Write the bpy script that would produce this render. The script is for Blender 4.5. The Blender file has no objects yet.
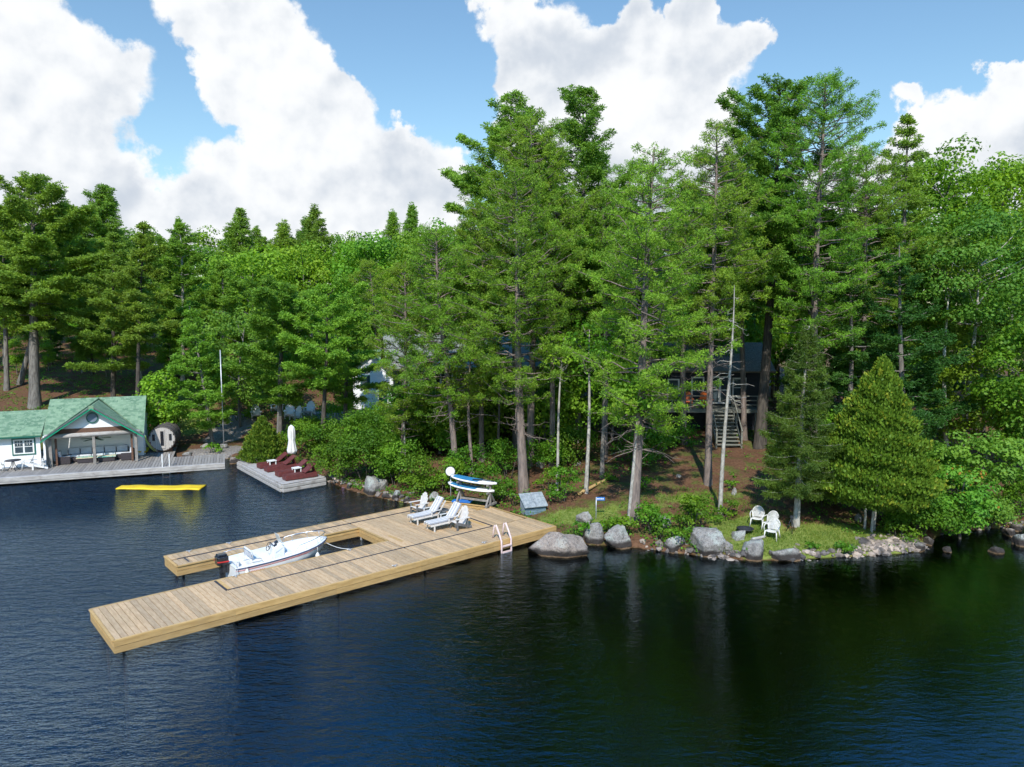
import bpy, math, random, time
import numpy as np
T0 = time.time()
rng = np.random.default_rng(7)
random.seed(7)
SC = bpy.context.scene
COL = SC.collection
PI = math.pi
UP = np.array([0, 0, 1.0])

# ------------------------------------------------------------------ camera geometry
FPX, HOR, CAMH = 760.0, 305.0, 11.0
PITCH = math.atan((383.5 - HOR) / FPX)
def G(px, py, z=0.0):
    x = (px - 512) / FPX; y = (383.5 - py) / FPX
    d = np.array([x, math.cos(PITCH) + y * math.sin(PITCH), -math.sin(PITCH) + y * math.cos(PITCH)])
    return d * ((z - CAMH) / d[2]) + np.array([0, 0, CAMH])
def XD(px, D, z=3.0):
    return (px - 512) / FPX * (D * math.cos(PITCH) + (CAMH - z) * math.sin(PITCH))
def ZD(py, D):
    return CAMH - D * math.tan(PITCH + math.atan((py - 383.5) / FPX))

# ------------------------------------------------------------------ object helpers
def tag(o, label=None, cat=None, group=None, kind=None):
    if label: o['label'] = label
    if cat: o['category'] = cat
    if group: o['group'] = group
    if kind: o['kind'] = kind
    return o
def thing(name, label, cat, loc=(0, 0, 0), rz=0.0, group=None):
    o = bpy.data.objects.new(name, None); COL.objects.link(o)
    o.location = loc; o.rotation_euler = (0, 0, rz); o.empty_display_size = .3
    return tag(o, label, cat, group)
def kids(o):
    return [c for c in COL.objects if c.parent == o]
def copy_tree(o, parent=None):
    c = o.copy(); COL.objects.link(c); c.parent = parent
    for ch in kids(o): copy_tree(ch, c)
    return c
def link(name, me, parent=None, mats=None):
    o = bpy.data.objects.new(name, me); COL.objects.link(o)
    if mats:
        for m in (mats if isinstance(mats, (list, tuple)) else [mats]): me.materials.append(m)
    if parent is not None: o.parent = parent
    return o

class MB:
    """collects shapes into one mesh"""
    def __init__(s): s.v = []; s.f = []; s.m = []; s.sm = []; s.t = []
    def add(s, V, F, mi=0, smooth=False, tint=.5):
        n = len(s.v); s.v += [tuple(map(float, p)) for p in V]
        s.f += [tuple(i + n for i in f) for f in F]
        s.m += [mi] * len(F); s.sm += [smooth] * len(F); s.t += [tint] * len(F); return s
    def box(s, c, d, rz=0, rx=0, ry=0, mi=0, tint=.5, ch=0.0):
        hx, hy, hz = d[0] / 2, d[1] / 2, d[2] / 2
        P = np.array([[x, y, z] for x in (-hx, hx) for y in (-hy, hy) for z in (-hz, hz)])
        P = rot(P, rx, ry, rz) + np.array(c)
        return s.add(P, [(0, 1, 3, 2), (4, 6, 7, 5), (0, 4, 5, 1), (2, 3, 7, 6), (0, 2, 6, 4), (1, 5, 7, 3)], mi, False, tint)
    def beam(s, a, b, w, h, mi=0, tint=.5, up=(0, 0, 1)):
        a = np.array(a, float); b = np.array(b, float); d = b - a; L = np.linalg.norm(d); d /= L
        u = np.array(up, float)
        if abs(d @ u) > .95: u = np.array([0, 1.0, 0])
        x = np.cross(d, u); x /= np.linalg.norm(x); y = np.cross(x, d)
        P = [p + x * w / 2 * i + y * h / 2 * j for p in (a, b) for (i, j) in ((-1, -1), (1, -1), (1, 1), (-1, 1))]
        return s.add(P, [(0, 1, 2, 3), (4, 7, 6, 5), (0, 4, 5, 1), (1, 5, 6, 2), (2, 6, 7, 3), (3, 7, 4, 0)], mi, False, tint)
    def tube(s, pts, r, n=8, mi=0, cap=True, tint=.5):
        pts = np.array(pts, float); r = np.broadcast_to(np.array(r, float), (len(pts),))
        V, F = tube_arr(pts, r, n)
        F = [tuple(f) for f in F]
        s.add(V, F, mi, True, tint)
        if cap:
            k = len(s.v) - len(V)
            s.f += [tuple(k + i for i in range(n))[::-1], tuple(k + len(V) - n + i for i in range(n))]
            s.m += [mi] * 2; s.sm += [False] * 2; s.t += [tint] * 2
        return s
    def lathe(s, prof, n=20, c=(0, 0, 0), mi=0, smooth=True):
        V = []; F = []
        for (r, z) in prof:
            for i in range(n):
                a = 2 * PI * i / n; V.append((c[0] + r * math.cos(a), c[1] + r * math.sin(a), c[2] + z))
        for j in range(len(prof) - 1):
            for i in range(n):
                F.append((j * n + i, j * n + (i + 1) % n, (j + 1) * n + (i + 1) % n, (j + 1) * n + i))
        return s.add(V, F, mi, smooth)
    def prism(s, poly, z0, z1, mi=0, tint=.5):
        n = len(poly); V = [(x, y, z0) for x, y in poly] + [(x, y, z1) for x, y in poly]
        F = [tuple(range(n))[::-1], tuple(range(n, 2 * n))] + [(i, (i + 1) % n, n + (i + 1) % n, n + i) for i in range(n)]
        return s.add(V, F, mi, False, tint)
    def slab(s, P, d, mi=0, tint=.5):
        """3-D polygon P extruded by vector d"""
        n = len(P); P = [np.array(p, float) for p in P]; d = np.array(d, float)
        V = P + [p + d for p in P]
        F = [tuple(range(n)), tuple(range(n, 2 * n))[::-1]] + [(i, n + i, n + (i + 1) % n, (i + 1) % n) for i in range(n)]
        return s.add(V, F, mi, False, tint)
    def build(s, name, mats, parent=None, bevel=0.0, fixn=True):
        me = bpy.data.meshes.new(name); me.from_pydata(s.v, [], s.f)
        me.polygons.foreach_set('material_index', s.m); me.polygons.foreach_set('use_smooth', s.sm)
        at = me.attributes.new('tint', 'FLOAT', 'FACE'); at.data.foreach_set('value', s.t)
        me.validate(); me.update()
        if fixn:
            import bmesh
            bm = bmesh.new(); bm.from_mesh(me); bmesh.ops.recalc_face_normals(bm, faces=bm.faces); bm.to_mesh(me); bm.free()
        o = link(name, me, parent, mats)
        if bevel:
            md = o.modifiers.new('bevel', 'BEVEL'); md.width = bevel; md.segments = 2; md.limit_method = 'ANGLE'; md.angle_limit = .6
        return o
def rot(P, rx=0, ry=0, rz=0):
    P = np.atleast_2d(P).astype(float)
    for a, (i, j) in ((rx, (1, 2)), (ry, (2, 0)), (rz, (0, 1))):
        if a:
            c, s_ = math.cos(a), math.sin(a); Q = P.copy()
            Q[:, i] = c * P[:, i] - s_ * P[:, j]; Q[:, j] = s_ * P[:, i] + c * P[:, j]; P = Q
    return P
def tube_arr(pts, r, n):
    k = len(pts); t = np.gradient(pts, axis=0); t /= np.linalg.norm(t, axis=1)[:, None] + 1e-9
    ref = np.array([0.31, 0.95, 0.05]) if abs(t[:, 2]).mean() > .5 else UP
    u = np.cross(t, ref); u /= np.linalg.norm(u, axis=1)[:, None] + 1e-9; v = np.cross(t, u)
    a = np.arange(n) * 2 * PI / n
    V = pts[:, None, :] + r[:, None, None] * (np.cos(a)[None, :, None] * u[:, None, :] + np.sin(a)[None, :, None] * v[:, None, :])
    V = V.reshape(-1, 3)
    j = np.arange(k - 1)[:, None] * n; i = np.arange(n)[None, :]; i2 = (i + 1) % n
    F = np.stack([j + i, j + i2, j + n + i2, j + n + i], -1).reshape(-1, 4)
    return V, F

# ------------------------------------------------------------------ materials
def newmat(name):
    m = bpy.data.materials.new(name); m.use_nodes = True
    nt = m.node_tree; nt.nodes.clear()
    return m, nt
def N(nt, typ, **kw):
    n = nt.nodes.new(typ)
    for k, v in kw.items():
        if k == 'inp':
            for a, b in v.items(): n.inputs[a].default_value = b
        else: setattr(n, k, v)
    return n
def mixc(nt, fac, a, b, mode='MIX'):
    n = N(nt, 'ShaderNodeMix', data_type='RGBA', blend_type=mode)
    for sock, val in ((0, fac), (6, a), (7, b)):
        if isinstance(val, bpy.types.NodeSocket): nt.links.new(val, n.inputs[sock])
        else: n.inputs[sock].default_value = val if not isinstance(val, tuple) else (*val[:3], 1)
    return n.outputs[2]
def mth(nt, op, a, b=None, clamp=False):
    n = N(nt, 'ShaderNodeMath', operation=op, use_clamp=clamp)
    for i, val in enumerate((a, b)):
        if val is None: continue
        if isinstance(val, bpy.types.NodeSocket): nt.links.new(val, n.inputs[i])
        else: n.inputs[i].default_value = val
    return n.outputs[0]
def ramp(nt, fac, lo, hi, a=0., b=1.):
    n = N(nt, 'ShaderNodeMapRange', interpolation_type='SMOOTHSTEP', inp={1: lo, 2: hi, 3: a, 4: b})
    nt.links.new(fac, n.inputs[0]); return n.outputs[0]
def noise(nt, vec, scale, detail=4, rough=.55, stretch=None):
    n = N(nt, 'ShaderNodeTexNoise', inp={'Scale': scale, 'Detail': detail, 'Roughness': rough})
    if vec is not None:
        if stretch:
            mp = N(nt, 'ShaderNodeMapping', inp={'Scale': stretch}); nt.links.new(vec, mp.inputs[0]); vec = mp.outputs[0]
        nt.links.new(vec, n.inputs['Vector'])
    return n.outputs[0]
def pm(name, c1, c2=None, scale=6, rough=.6, metal=0, bump=0., stretch=None, tint=None, lo=.35, hi=.65, spec=.4, coat=0, dirt=None):
    m, nt = newmat(name)
    out = N(nt, 'ShaderNodeOutputMaterial'); b = N(nt, 'ShaderNodeBsdfPrincipled', inp={'Roughness': rough, 'Metallic': metal, 'Specular IOR Level': spec, 'Coat Weight': coat})
    tc = N(nt, 'ShaderNodeTexCoord').outputs['Object']
    nz = noise(nt, tc, scale, 5, .6, stretch)
    if c2 is None: c2 = tuple(x * .8 for x in c1)
    c = mixc(nt, ramp(nt, nz, lo, hi), c1, c2)
    if tint:
        at = N(nt, 'ShaderNodeAttribute', attribute_name='tint').outputs['Fac']
        c = mixc(nt, ramp(nt, at, 0, 1), c, mixc(nt, 1.0, c, tint, 'MULTIPLY'))
    if dirt:
        c = mixc(nt, ramp(nt, noise(nt, tc, dirt[1], 6, .7), .5, .75, 0, dirt[2]), c, dirt[0])
    nt.links.new(c, b.inputs['Base Color'])
    if bump:
        bp = N(nt, 'ShaderNodeBump', inp={'Strength': bump, 'Distance': .02}); nt.links.new(nz, bp.inputs['Height']); nt.links.new(bp.outputs[0], b.inputs['Normal'])
    nt.links.new(b.outputs[0], out.inputs[0]); return m
def foliage(name, c1, c2, trans=.35, tip=None, hv=.10):
    m, nt = newmat(name)
    out = N(nt, 'ShaderNodeOutputMaterial')
    at = N(nt, 'ShaderNodeAttribute', attribute_name='tint').outputs['Fac']
    c = mixc(nt, at, c1, c2)
    if tip: c = mixc(nt, ramp(nt, at, .88, .97), c, tip)
    oi = N(nt, 'ShaderNodeObjectInfo').outputs['Random']
    hs = N(nt, 'ShaderNodeHueSaturation')
    nt.links.new(c, hs.inputs['Color'])
    h = N(nt, 'ShaderNodeMapRange', inp={3: .5 - hv * .13, 4: .5 + hv * .2}); nt.links.new(oi, h.inputs[0]); nt.links.new(h.outputs[0], hs.inputs['Hue'])
    r2 = mth(nt, 'FRACT', mth(nt, 'MULTIPLY', oi, 7.13))
    v = N(nt, 'ShaderNodeMapRange', inp={3: .82, 4: 1.22}); nt.links.new(r2, v.inputs[0]); nt.links.new(v.outputs[0], hs.inputs['Value'])
    d = N(nt, 'ShaderNodeBsdfPrincipled', inp={'Roughness': .55, 'Specular IOR Level': .25})
    t = N(nt, 'ShaderNodeBsdfTranslucent')
    nt.links.new(hs.outputs[0], d.inputs['Base Color'])
    tcol = mixc(nt, 1.0, hs.outputs[0], (1.35, 1.25, .5), 'MULTIPLY'); nt.links.new(tcol, t.inputs[0])
    mx = N(nt, 'ShaderNodeMixShader', inp={0: trans}); nt.links.new(d.outputs[0], mx.inputs[1]); nt.links.new(t.outputs[0], mx.inputs[2])
    nt.links.new(mx.outputs[0], out.inputs[0]); return m

F_RED = foliage('red_pine_needles', (0.128, 0.237, 0.025), (0.257, 0.432, 0.035), .36, (0.250, 0.324, 0.036))
F_WHITE = foliage('white_pine_needles', (0.119, 0.220, 0.033), (0.249, 0.399, 0.039), .36)
F_WHITE2 = foliage('bright_pine_needles', (0.117, 0.249, 0.029), (0.249, 0.430, 0.036), .36)
F_MAPLE = foliage('maple_leaves', (0.106, 0.230, 0.019), (0.235, 0.413, 0.026), .4)
F_YELLOW = foliage('yellow_green_leaves', (0.115, 0.235, 0.016), (0.230, 0.390, 0.023), .4)
F_BIRCH = foliage('birch_leaves', (0.112, 0.238, 0.029), (0.211, 0.372, 0.041), .4)
F_CEDAR = foliage('cedar_sprays', (.062, .135, .013), (.135, .225, .018), .22, (.235, .27, .025), hv=.02)
F_SPRUCE = foliage('spruce_needles', (0.063, 0.129, 0.022), (0.142, 0.225, 0.028), .36, (0.163, 0.297, 0.036))
F_SHRUB = foliage('shrub_leaves', (0.064, 0.162, 0.012), (0.154, 0.304, 0.019), .4)
F_DARK = foliage('dark_evergreen', (0.043, 0.115, 0.022), (0.096, 0.200, 0.029), .36)
F_RUST = foliage('rusty_leaves', (0.094, 0.257, 0.026), (0.175, 0.351, 0.030), .4, (0.400, 0.176, 0.036))
F_GRASS = foliage('grass_blades', (.075, .145, .02), (.20, .26, .035), .3)
F_PLANT = foliage('ground_plants', (0.059, 0.180, 0.017), (0.158, 0.372, 0.023), .35)

B_RED = pm('red_pine_bark', (.24, .19, .165), (.13, .105, .095), 9, .9, bump=.6, stretch=(1, 1, .18))
B_GREY = pm('grey_bark', (.21, .195, .175), (.105, .095, .085), 9, .9, bump=.6, stretch=(1, 1, .2))
B_DARK = pm('dark_bark', (.10, .085, .07), (.045, .038, .033), 9, .9, bump=.6, stretch=(1, 1, .2))
B_PALE = pm('pale_bark', (.44, .42, .38), (.25, .235, .21), 7, .85, bump=.3, stretch=(1, 1, .5))
B_BIRCH = pm('birch_bark', (.62, .60, .55), (.12, .11, .10), 5, .75, bump=.2, stretch=(1, 1, 5), lo=.58, hi=.68)

# ------------------------------------------------------------------ foliage soup
class Soup:
    def __init__(s): s.tv = []; s.tt = []; s.qv = []; s.qt = []
    def tris(s, V, t): s.tv.append(V.reshape(-1, 3)); s.tt.append(t)
    def quads(s, V, t): s.qv.append(V.reshape(-1, 3)); s.qt.append(t)
    def mesh(s, name):
        tv = np.concatenate(s.tv) if s.tv else np.zeros((0, 3)); qv = np.concatenate(s.qv) if s.qv else np.zeros((0, 3))
        nt_, nq = len(tv) // 3, len(qv) // 4
        V = np.concatenate([tv, qv]).astype(np.float32)
        me = bpy.data.meshes.new(name)
        me.vertices.add(len(V)); me.vertices.foreach_set('co', V.ravel())
        me.loops.add(len(V)); me.loops.foreach_set('vertex_index', np.arange(len(V), dtype=np.int32))
        me.polygons.add(nt_ + nq)
        ls = np.concatenate([np.arange(nt_) * 3, nt_ * 3 + np.arange(nq) * 4]).astype(np.int32)
        lt = np.concatenate([np.full(nt_, 3), np.full(nq, 4)]).astype(np.int32)
        me.polygons.foreach_set('loop_start', ls); me.polygons.foreach_set('loop_total', lt)
        at = me.attributes.new('tint', 'FLOAT', 'FACE')
        at.data.foreach_set('value', np.clip(np.concatenate(s.tt + s.qt), 0, 1).astype(np.float32))
        me.update(calc_edges=True); return me
def nrm(a): return a / (np.linalg.norm(a, axis=-1, keepdims=True) + 1e-9)
def burst(S, C, R, n, width, bias=(0, 0, .35), tint=None, flat=1.0, start=.25, shell=0):
    """needle tufts: n blades radiating from every centre"""
    C = np.asarray(C); m = len(C); R = np.broadcast_to(R, (m,))
    d = rng.normal(size=(m, n, 3)); d = nrm(d) + np.asarray(bias); d = nrm(d); d[..., 2] *= flat
    L = R[:, None, None] * rng.uniform(.7, 1.1, (m, n, 1))
    a = C[:, None, :] + d * L * start; b = C[:, None, :] + d * L
    sd = nrm(np.cross(d, rng.normal(size=(m, n, 3)))) * (width / 2)
    V = np.stack([a - sd * .55, b - sd * .0 + sd * .75, b - sd * .75], 2)
    if tint is None: tint = rng.uniform(.1, .9, m)
    t = tint[:, None] + rng.uniform(-.18, .18, (m, n))
    S.tris(V, t.ravel())
    if shell:
        d = nrm(rng.normal(size=(m * shell, 3)) + [0, 0, .25]); RR = np.repeat(R, shell)[:, None]; P = np.repeat(C, shell, 0) + d * RR * rng.uniform(.45, .8, (m * shell, 1)) * [1, 1, flat]
        u = nrm(np.cross(d, rng.normal(size=d.shape))); v = np.cross(d, u); q = RR * .23
        S.tris(np.stack([P + u * q, P - u * q * .5 + v * q * .5, P - u * q * .5 - v * q * .5], 1), np.clip(np.repeat(tint, shell) + rng.uniform(-.12, .12, m * shell), 0, 1))
def leaves(S, P, Nn, size, tint, asp=.7):
    P = np.asarray(P); m = len(P); Nn = nrm(Nn)
    u = nrm(np.cross(Nn, rng.normal(size=(m, 3)))); v = np.cross(Nn, u)
    sz = (size * rng.uniform(.7, 1.3, m))[:, None] / 2
    V = np.stack([P + u * sz, P + v * sz * asp, P - u * sz, P - v * sz * asp], 1)
    S.quads(V, tint)
class Wood:
    def __init__(s): s.V = []; s.F = []; s.n = 0
    def tube(s, pts, r, n=6):
        pts = np.asarray(pts, float); V, F = tube_arr(pts, np.broadcast_to(np.asarray(r, float), (len(pts),)), n)
        s.V.append(V); s.F.append(F + s.n); s.n += len(V)
    def mesh(s, name):
        V = np.concatenate(s.V).astype(np.float32); F = np.concatenate(s.F).astype(np.int32)
        me = bpy.data.meshes.new(name); me.vertices.add(len(V)); me.vertices.foreach_set('co', V.ravel())
        me.loops.add(F.size); me.loops.foreach_set('vertex_index', F.ravel())
        me.polygons.add(len(F)); me.polygons.foreach_set('loop_start', np.arange(len(F), dtype=np.int32) * 4)
        me.polygons.foreach_set('loop_total', np.full(len(F), 4, dtype=np.int32))
        me.polygons.foreach_set('use_smooth', np.ones(len(F), dtype=bool))
        me.update(calc_edges=True); return me
def trunk_line(H, r0, wob=.15, k=12, rtop=.03):
    z = np.linspace(-.4, H, k); ph = rng.uniform(0, 6.28, 2)
    x = wob * np.sin(z / H * 5 + ph[0]) * z / H; y = wob * np.sin(z / H * 4 + ph[1]) * z / H
    r = r0 * (1 - np.clip(z / H, 0, 1)) ** .8 + rtop; r[0] *= 1.35; r[1] *= 1.02
    return np.stack([x, y, z], 1), r
def at_line(P, z):
    return np.array([np.interp(z, P[:, 2], P[:, 0]), np.interp(z, P[:, 2], P[:, 1]), z])

def red_pine(H, cs, R, r0=.22, tuft=.33, nn=30, dead=10, step=.52, w=.045, top_round=3.2, dens=1.0):
    S = Soup(); W = Wood(); TP, TR = trunk_line(H, r0, .18); W.tube(TP, TR, 9)
    C = []; z = cs
    while z < H - .25:
        u = (z - cs) / (H - cs)
        prof = (1 - u ** top_round) * .85 + .12; prof *= min(1, .55 + u * 2.2)
        nb = rng.integers(4, 7); a0 = rng.uniform(0, 6.28)
        for k in range(nb):
            a = a0 + k * 2 * PI / nb + rng.normal() * .3
            L = R * prof * rng.uniform(.55, 1.18)
            if rng.random() < .08: continue
            p0 = at_line(TP, z + rng.uniform(-.15, .15)); rr = np.interp(z, TP[:, 2], TR)
            s = np.linspace(0, 1, 6); el = -.12 + .55 * u + rng.normal() * .08; cv = rng.normal() * .25
            dx = np.cos(a + cv * s * s); dy = np.sin(a + cv * s * s)
            path = p0 + np.stack([dx * L * s, dy * L * s, L * (el * s + (.22 - .1 * u) * s ** 2.2)], 1)
            path[1:-1] += rng.normal(size=(4, 3)) * .05 * L
            W.tube(path, np.linspace(min(.034, rr * .4) + .008, .010, 6), 4)
            ns = max(3, int((L / .25) * dens))
            for q in range(ns):
                sq = rng.uniform(.28, 1.0) if q else 1.0
                c0 = np.array([np.interp(sq, s, path[:, i]) for i in range(3)])
                if q == 0: C.append(c0); continue
                sp = rng.uniform(.3, .95) * (.35 + .35 * L / R) * (1.25 - .6 * sq); sa = a + rng.choice([-1, 1]) * rng.uniform(.5, 1.25)
                e = c0 + np.array([math.cos(sa) * sp, math.sin(sa) * sp, sp * rng.uniform(-.05, .5)])
                W.tube([c0, (c0 + e) / 2 + [0, 0, -.03], e], [.014, .01, .007], 3)
                C.append(e)
                if sp > .45:
                    C.append(c0 * .45 + e * .55 + rng.normal(size=3) * .16)
        z += step * rng.uniform(.8, 1.2) * (1 - .3 * u)
    C.append(at_line(TP, H))
    for k in range(4): C.append(at_line(TP, H - .35) + np.array([math.cos(k * 1.57), math.sin(k * 1.57), .2]) * .35)
    for k in range(dead):
        z = rng.uniform(cs * .6, cs * 1.25); p0 = at_line(TP, z); a = rng.uniform(0, 6.28); L = rng.uniform(.5, 2.6)
        s = np.linspace(0, 1, 6); ang_ = a + np.cumsum(rng.normal(size=6)) * .28; up_ = rng.uniform(-.25, .3) + np.cumsum(rng.normal(size=6)) * .22; seg = np.stack([np.cos(ang_), np.sin(ang_), up_], 1) * L / 6; seg[0] *= 0; path = p0 + np.cumsum(seg, 0)
        W.tube(path, np.linspace(.028, .007, 6), 4)
        for j in range(3):
            c0 = path[rng.integers(2, 6)]; e = c0 + rng.normal(size=3) * [.35, .35, .2]; W.tube([c0, e], [.010, .005], 3)
    C = np.array(C)
    burst(S, C, tuft * rng.uniform(.8, 1.2, len(C)), nn, w, (0, 0, .35), flat=.9, start=.4, shell=18)
    return W.mesh('trunk'), S.mesh('crown')

def white_pine(H, cs, R, r0=.22, tuft=.26, nn=16, w=.05, step=.95, shape=1.0, droop=0.0, dens=1.0, top=.25, zj=.11):
    S = Soup(); W = Wood(); TP, TR = trunk_line(H, r0, .12); W.tube(TP, TR, 8)
    C = []; z = cs; ph0 = rng.uniform(0, 6.28)
    while z < H - .2:
        u = (z - cs) / (H - cs)
        prof = ((1 - u) ** shape) * (1 - top) + top * (1 - u ** 4); prof *= min(1, .6 + u * 3)
        nb = rng.integers(4, 6); a0 = rng.uniform(0, 6.28)
        for k in range(nb):
            a = a0 + k * 2 * PI / nb + rng.normal() * .25; L = R * prof * rng.uniform(.45, 1.2) * (1 + .22 * math.sin(a + ph0 + 5 * u)) + .15
            p0 = at_line(TP, z); s = np.linspace(0, 1, 5)
            el = .02 + .95 * u * u * (top > .28) + .4 * u * (top <= .28) - droop + rng.normal() * .07
            path = p0 + np.stack([math.cos(a) * L * s, math.sin(a) * L * s, L * (el * s + .12 * s * s)], 1)
            W.tube(path, np.linspace(.045, .01, 5), 4)
            n = max(6, int(L * L * 3.6 * dens + L * 5.5 * dens)); sq = np.sqrt(rng.uniform(.05, 1.0, n)); lat = rng.uniform(-1, 1, n) * .42 * L * (1.08 - sq * .75)
            zz = np.interp(sq, s, path[:, 2] - p0[2]) + rng.normal(size=n) * zj - abs(lat) * .05
            pc = p0 + np.stack([math.cos(a) * L * sq - math.sin(a) * lat, math.sin(a) * L * sq + math.cos(a) * lat, zz], 1)
            C.append(pc)
        z += step * rng.uniform(.7, 1.3) * (1 - .3 * u)
    C.append(at_line(TP, H)[None]); C = np.concatenate(C)
    burst(S, C, tuft * rng.uniform(.85, 1.45, len(C)), nn, w * 1.7, (0, 0, .5), flat=.6, start=.1, shell=9)
    return W.mesh('trunk'), S.mesh('crown')

def spruce(H, cs, R, r0=.13):
    S = Soup(); W = Wood(); TP, TR = trunk_line(H, r0, .06); W.tube(TP, TR, 8)
    z = cs; P = []; T = []
    while z < H - .1:
        u = (z - cs) / (H - cs); nb = rng.integers(4, 7); a0 = rng.uniform(0, 6.28)
        for k in range(nb):
            a = a0 + k * 2 * PI / nb + rng.normal() * .3
            L = R * ((1 - u) ** .75) * min(1, .75 + u * 2) * rng.uniform(.65, 1.15) + .1
            s = np.linspace(0, 1, 6); p0 = at_line(TP, z)
            path = p0 + np.stack([math.cos(a) * L * s, math.sin(a) * L * s, L * (-.35 * s + .28 * s ** 2.5) + u * .3 * L * s], 1)
            W.tube(path, np.linspace(.014, .004, 6), 3)
            n = int(18 + L * 42); sq = rng.uniform(.15, 1, n) ** .8; lat = rng.normal(size=n) * .2 * L * (1.15 - sq)
            zz = np.interp(sq, s, path[:, 2] - p0[2])
            c = p0 + np.stack([math.cos(a) * L * sq - math.sin(a) * lat, math.sin(a) * L * sq + math.cos(a) * lat, zz - rng.uniform(0, .22, n)], 1)
            P.append(c); T.append(np.full(n, rng.uniform(.15, .85)))
        z += .30 * rng.uniform(.8, 1.2)
    C = np.concatenate(P); t = np.concatenate(T)
    burst(S, C, .17 * rng.uniform(.7, 1.3, len(C)), 8, .036, (0, 0, -.35), tint=np.clip(t + rng.normal(size=len(t)) * .15, 0, 1), start=.0)
    return W.mesh('trunk'), S.mesh('crown')

def lobes_to_leaves(S, L, leaf, per, up=.45, jit=.75, hollow=.72):
    for (c, rx, rz, t) in L:
        n = int(per * 1.55 * rx * rx * rng.uniform(.8, 1.2)); d = nrm(rng.normal(size=(n, 3))); d = d[d[:, 2] > -.55]; n = len(d)
        rr = rng.uniform(hollow, 1.08, n)[:, None]
        wob = 1 + .18 * np.sin(d[:, :1] * 5 + c[0] * 3) * np.sin(d[:, 1:2] * 6 + c[1])
        P = np.asarray(c) + d * rr * wob * np.array([rx, rx, rz])
        Nn = d + rng.normal(size=(n, 3)) * jit * .6 + np.array([0, 0, up])
        leaves(S, P, Nn, leaf * 1.15, np.clip(t + rng.normal(size=n) * .16, 0, 1))
def decid(H, zc, rx, rz, r0=.14, nl=70, leaf=.15, per=170, lr=.85, stems=1, cone=0.0, limbs=18, lean=0.1, wob=.25, tmax=.8):
    S = Soup(); W = Wood(); Ls = []; TPs = []
    for s_ in range(stems):
        TP, TR = trunk_line(H * tmax, r0, wob, 10, .02)
        if stems > 1:
            a = s_ * 2 * PI / stems + .4; TP[:, 0] += math.cos(a) * (.12 + .16 * np.clip(TP[:, 2], 0, 9)); TP[:, 1] += math.sin(a) * (.1 + .13 * np.clip(TP[:, 2], 0, 9))
        W.tube(TP, TR, 8); TPs.append(TP)
    for k in range(nl):
        d = nrm(rng.normal(size=3)); u = rng.uniform(.35, 1) ** .5
        zz = d[2] * u; sh = 1 - cone * (zz + 1) / 2
        c = np.array([d[0] * u * rx * sh, d[1] * u * rx * sh, zc + zz * rz])
        r = lr * rng.uniform(.6, 1.25) * (1 - .35 * cone * (zz + 1) / 2)
        Ls.append((c, r, r * rng.uniform(.45, .75), rng.uniform(.1, .9)))
        if k < limbs:
            TP = TPs[k % stems]; zb = max(zc - rz * .9, min(c[2] - .5 - .35 * np.hypot(c[0], c[1]), H * tmax * .96)); p0 = at_line(TP, zb)
            mid = p0 * .5 + c * .5 + [0, 0, -.15]
            W.tube([p0, mid, c], [r0 * .35, r0 * .22, .012], 5)
    lobes_to_leaves(S, Ls, leaf, per)
    return W.mesh('trunk'), S.mesh('crown')
def cedar(H, R, stems=3, cs=.8, n=22000, size=.13, r0=.09, rag=.24):
    S = Soup(); W = Wood()
    for s_ in range(stems):
        TP, TR = trunk_line(H * .8, r0, .05, 8, .01); a = s_ * 2.1
        f = 1 - np.clip(TP[:, 2] / (H * .8), 0, 1)
        TP[:, 0] += math.cos(a) * .42 * (1 - f * .45) ; TP[:, 1] += math.sin(a) * .25; TR = TR * .62
        W.tube(TP, TR, 7)
    u = rng.beta(1.0, 1.5, n); a = rng.uniform(0, 6.28, n)
    prof = (1 - u) ** .78 * np.clip(.62 + u * 3.2, 0, 1)
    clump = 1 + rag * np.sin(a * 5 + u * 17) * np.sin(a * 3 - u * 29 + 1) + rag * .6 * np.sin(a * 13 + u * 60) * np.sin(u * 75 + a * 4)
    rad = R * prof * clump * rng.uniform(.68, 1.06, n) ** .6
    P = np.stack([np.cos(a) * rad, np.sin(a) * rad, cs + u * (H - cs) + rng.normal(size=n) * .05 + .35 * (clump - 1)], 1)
    out = np.stack([np.cos(a), np.sin(a), np.full(n, .4)], 1)
    # upright flat sprays: long axis up and outward
    ax = nrm(out * .55 + UP * .9 + rng.normal(size=(n, 3)) * .35)
    sd = nrm(np.cross(ax, out + rng.normal(size=(n, 3)) * .8)); L = size * rng.uniform(.7, 1.4, n)[:, None]
    V = np.stack([P - ax * L * .5, P + sd * L * .38, P + ax * L * .7, P - sd * L * .38], 1)
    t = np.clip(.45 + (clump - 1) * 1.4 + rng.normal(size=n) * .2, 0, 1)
    S.quads(V, t); return W.mesh('trunk'), S.mesh('crown')
def bush(rx, h, leaf=.12, per=210, nl=16, lr=None, stems=5):
    S = Soup(); W = Wood(); Ls = []; lr = lr or rx * .42
    for k in range(nl):
        a = rng.uniform(0, 6.28); r = rx * .78 * math.sqrt(rng.random()); z = h * rng.uniform(.22, .88) * (1 - .35 * (r / rx) ** 2)
        q = lr * rng.uniform(.6, 1.2); c = np.array([math.cos(a) * r, math.sin(a) * r, z]); Ls.append((c, q, q * .7, rng.uniform(.05, .95)))
        if k < stems: W.tube([(c[0] * .15, c[1] * .15, -.3), c * [.5, .5, .6], c], [.03, .02, .008], 5)
    lobes_to_leaves(S, Ls, leaf, per, .4, .9, .35)
    return W.mesh('stem'), S.mesh('foliage')

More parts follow.
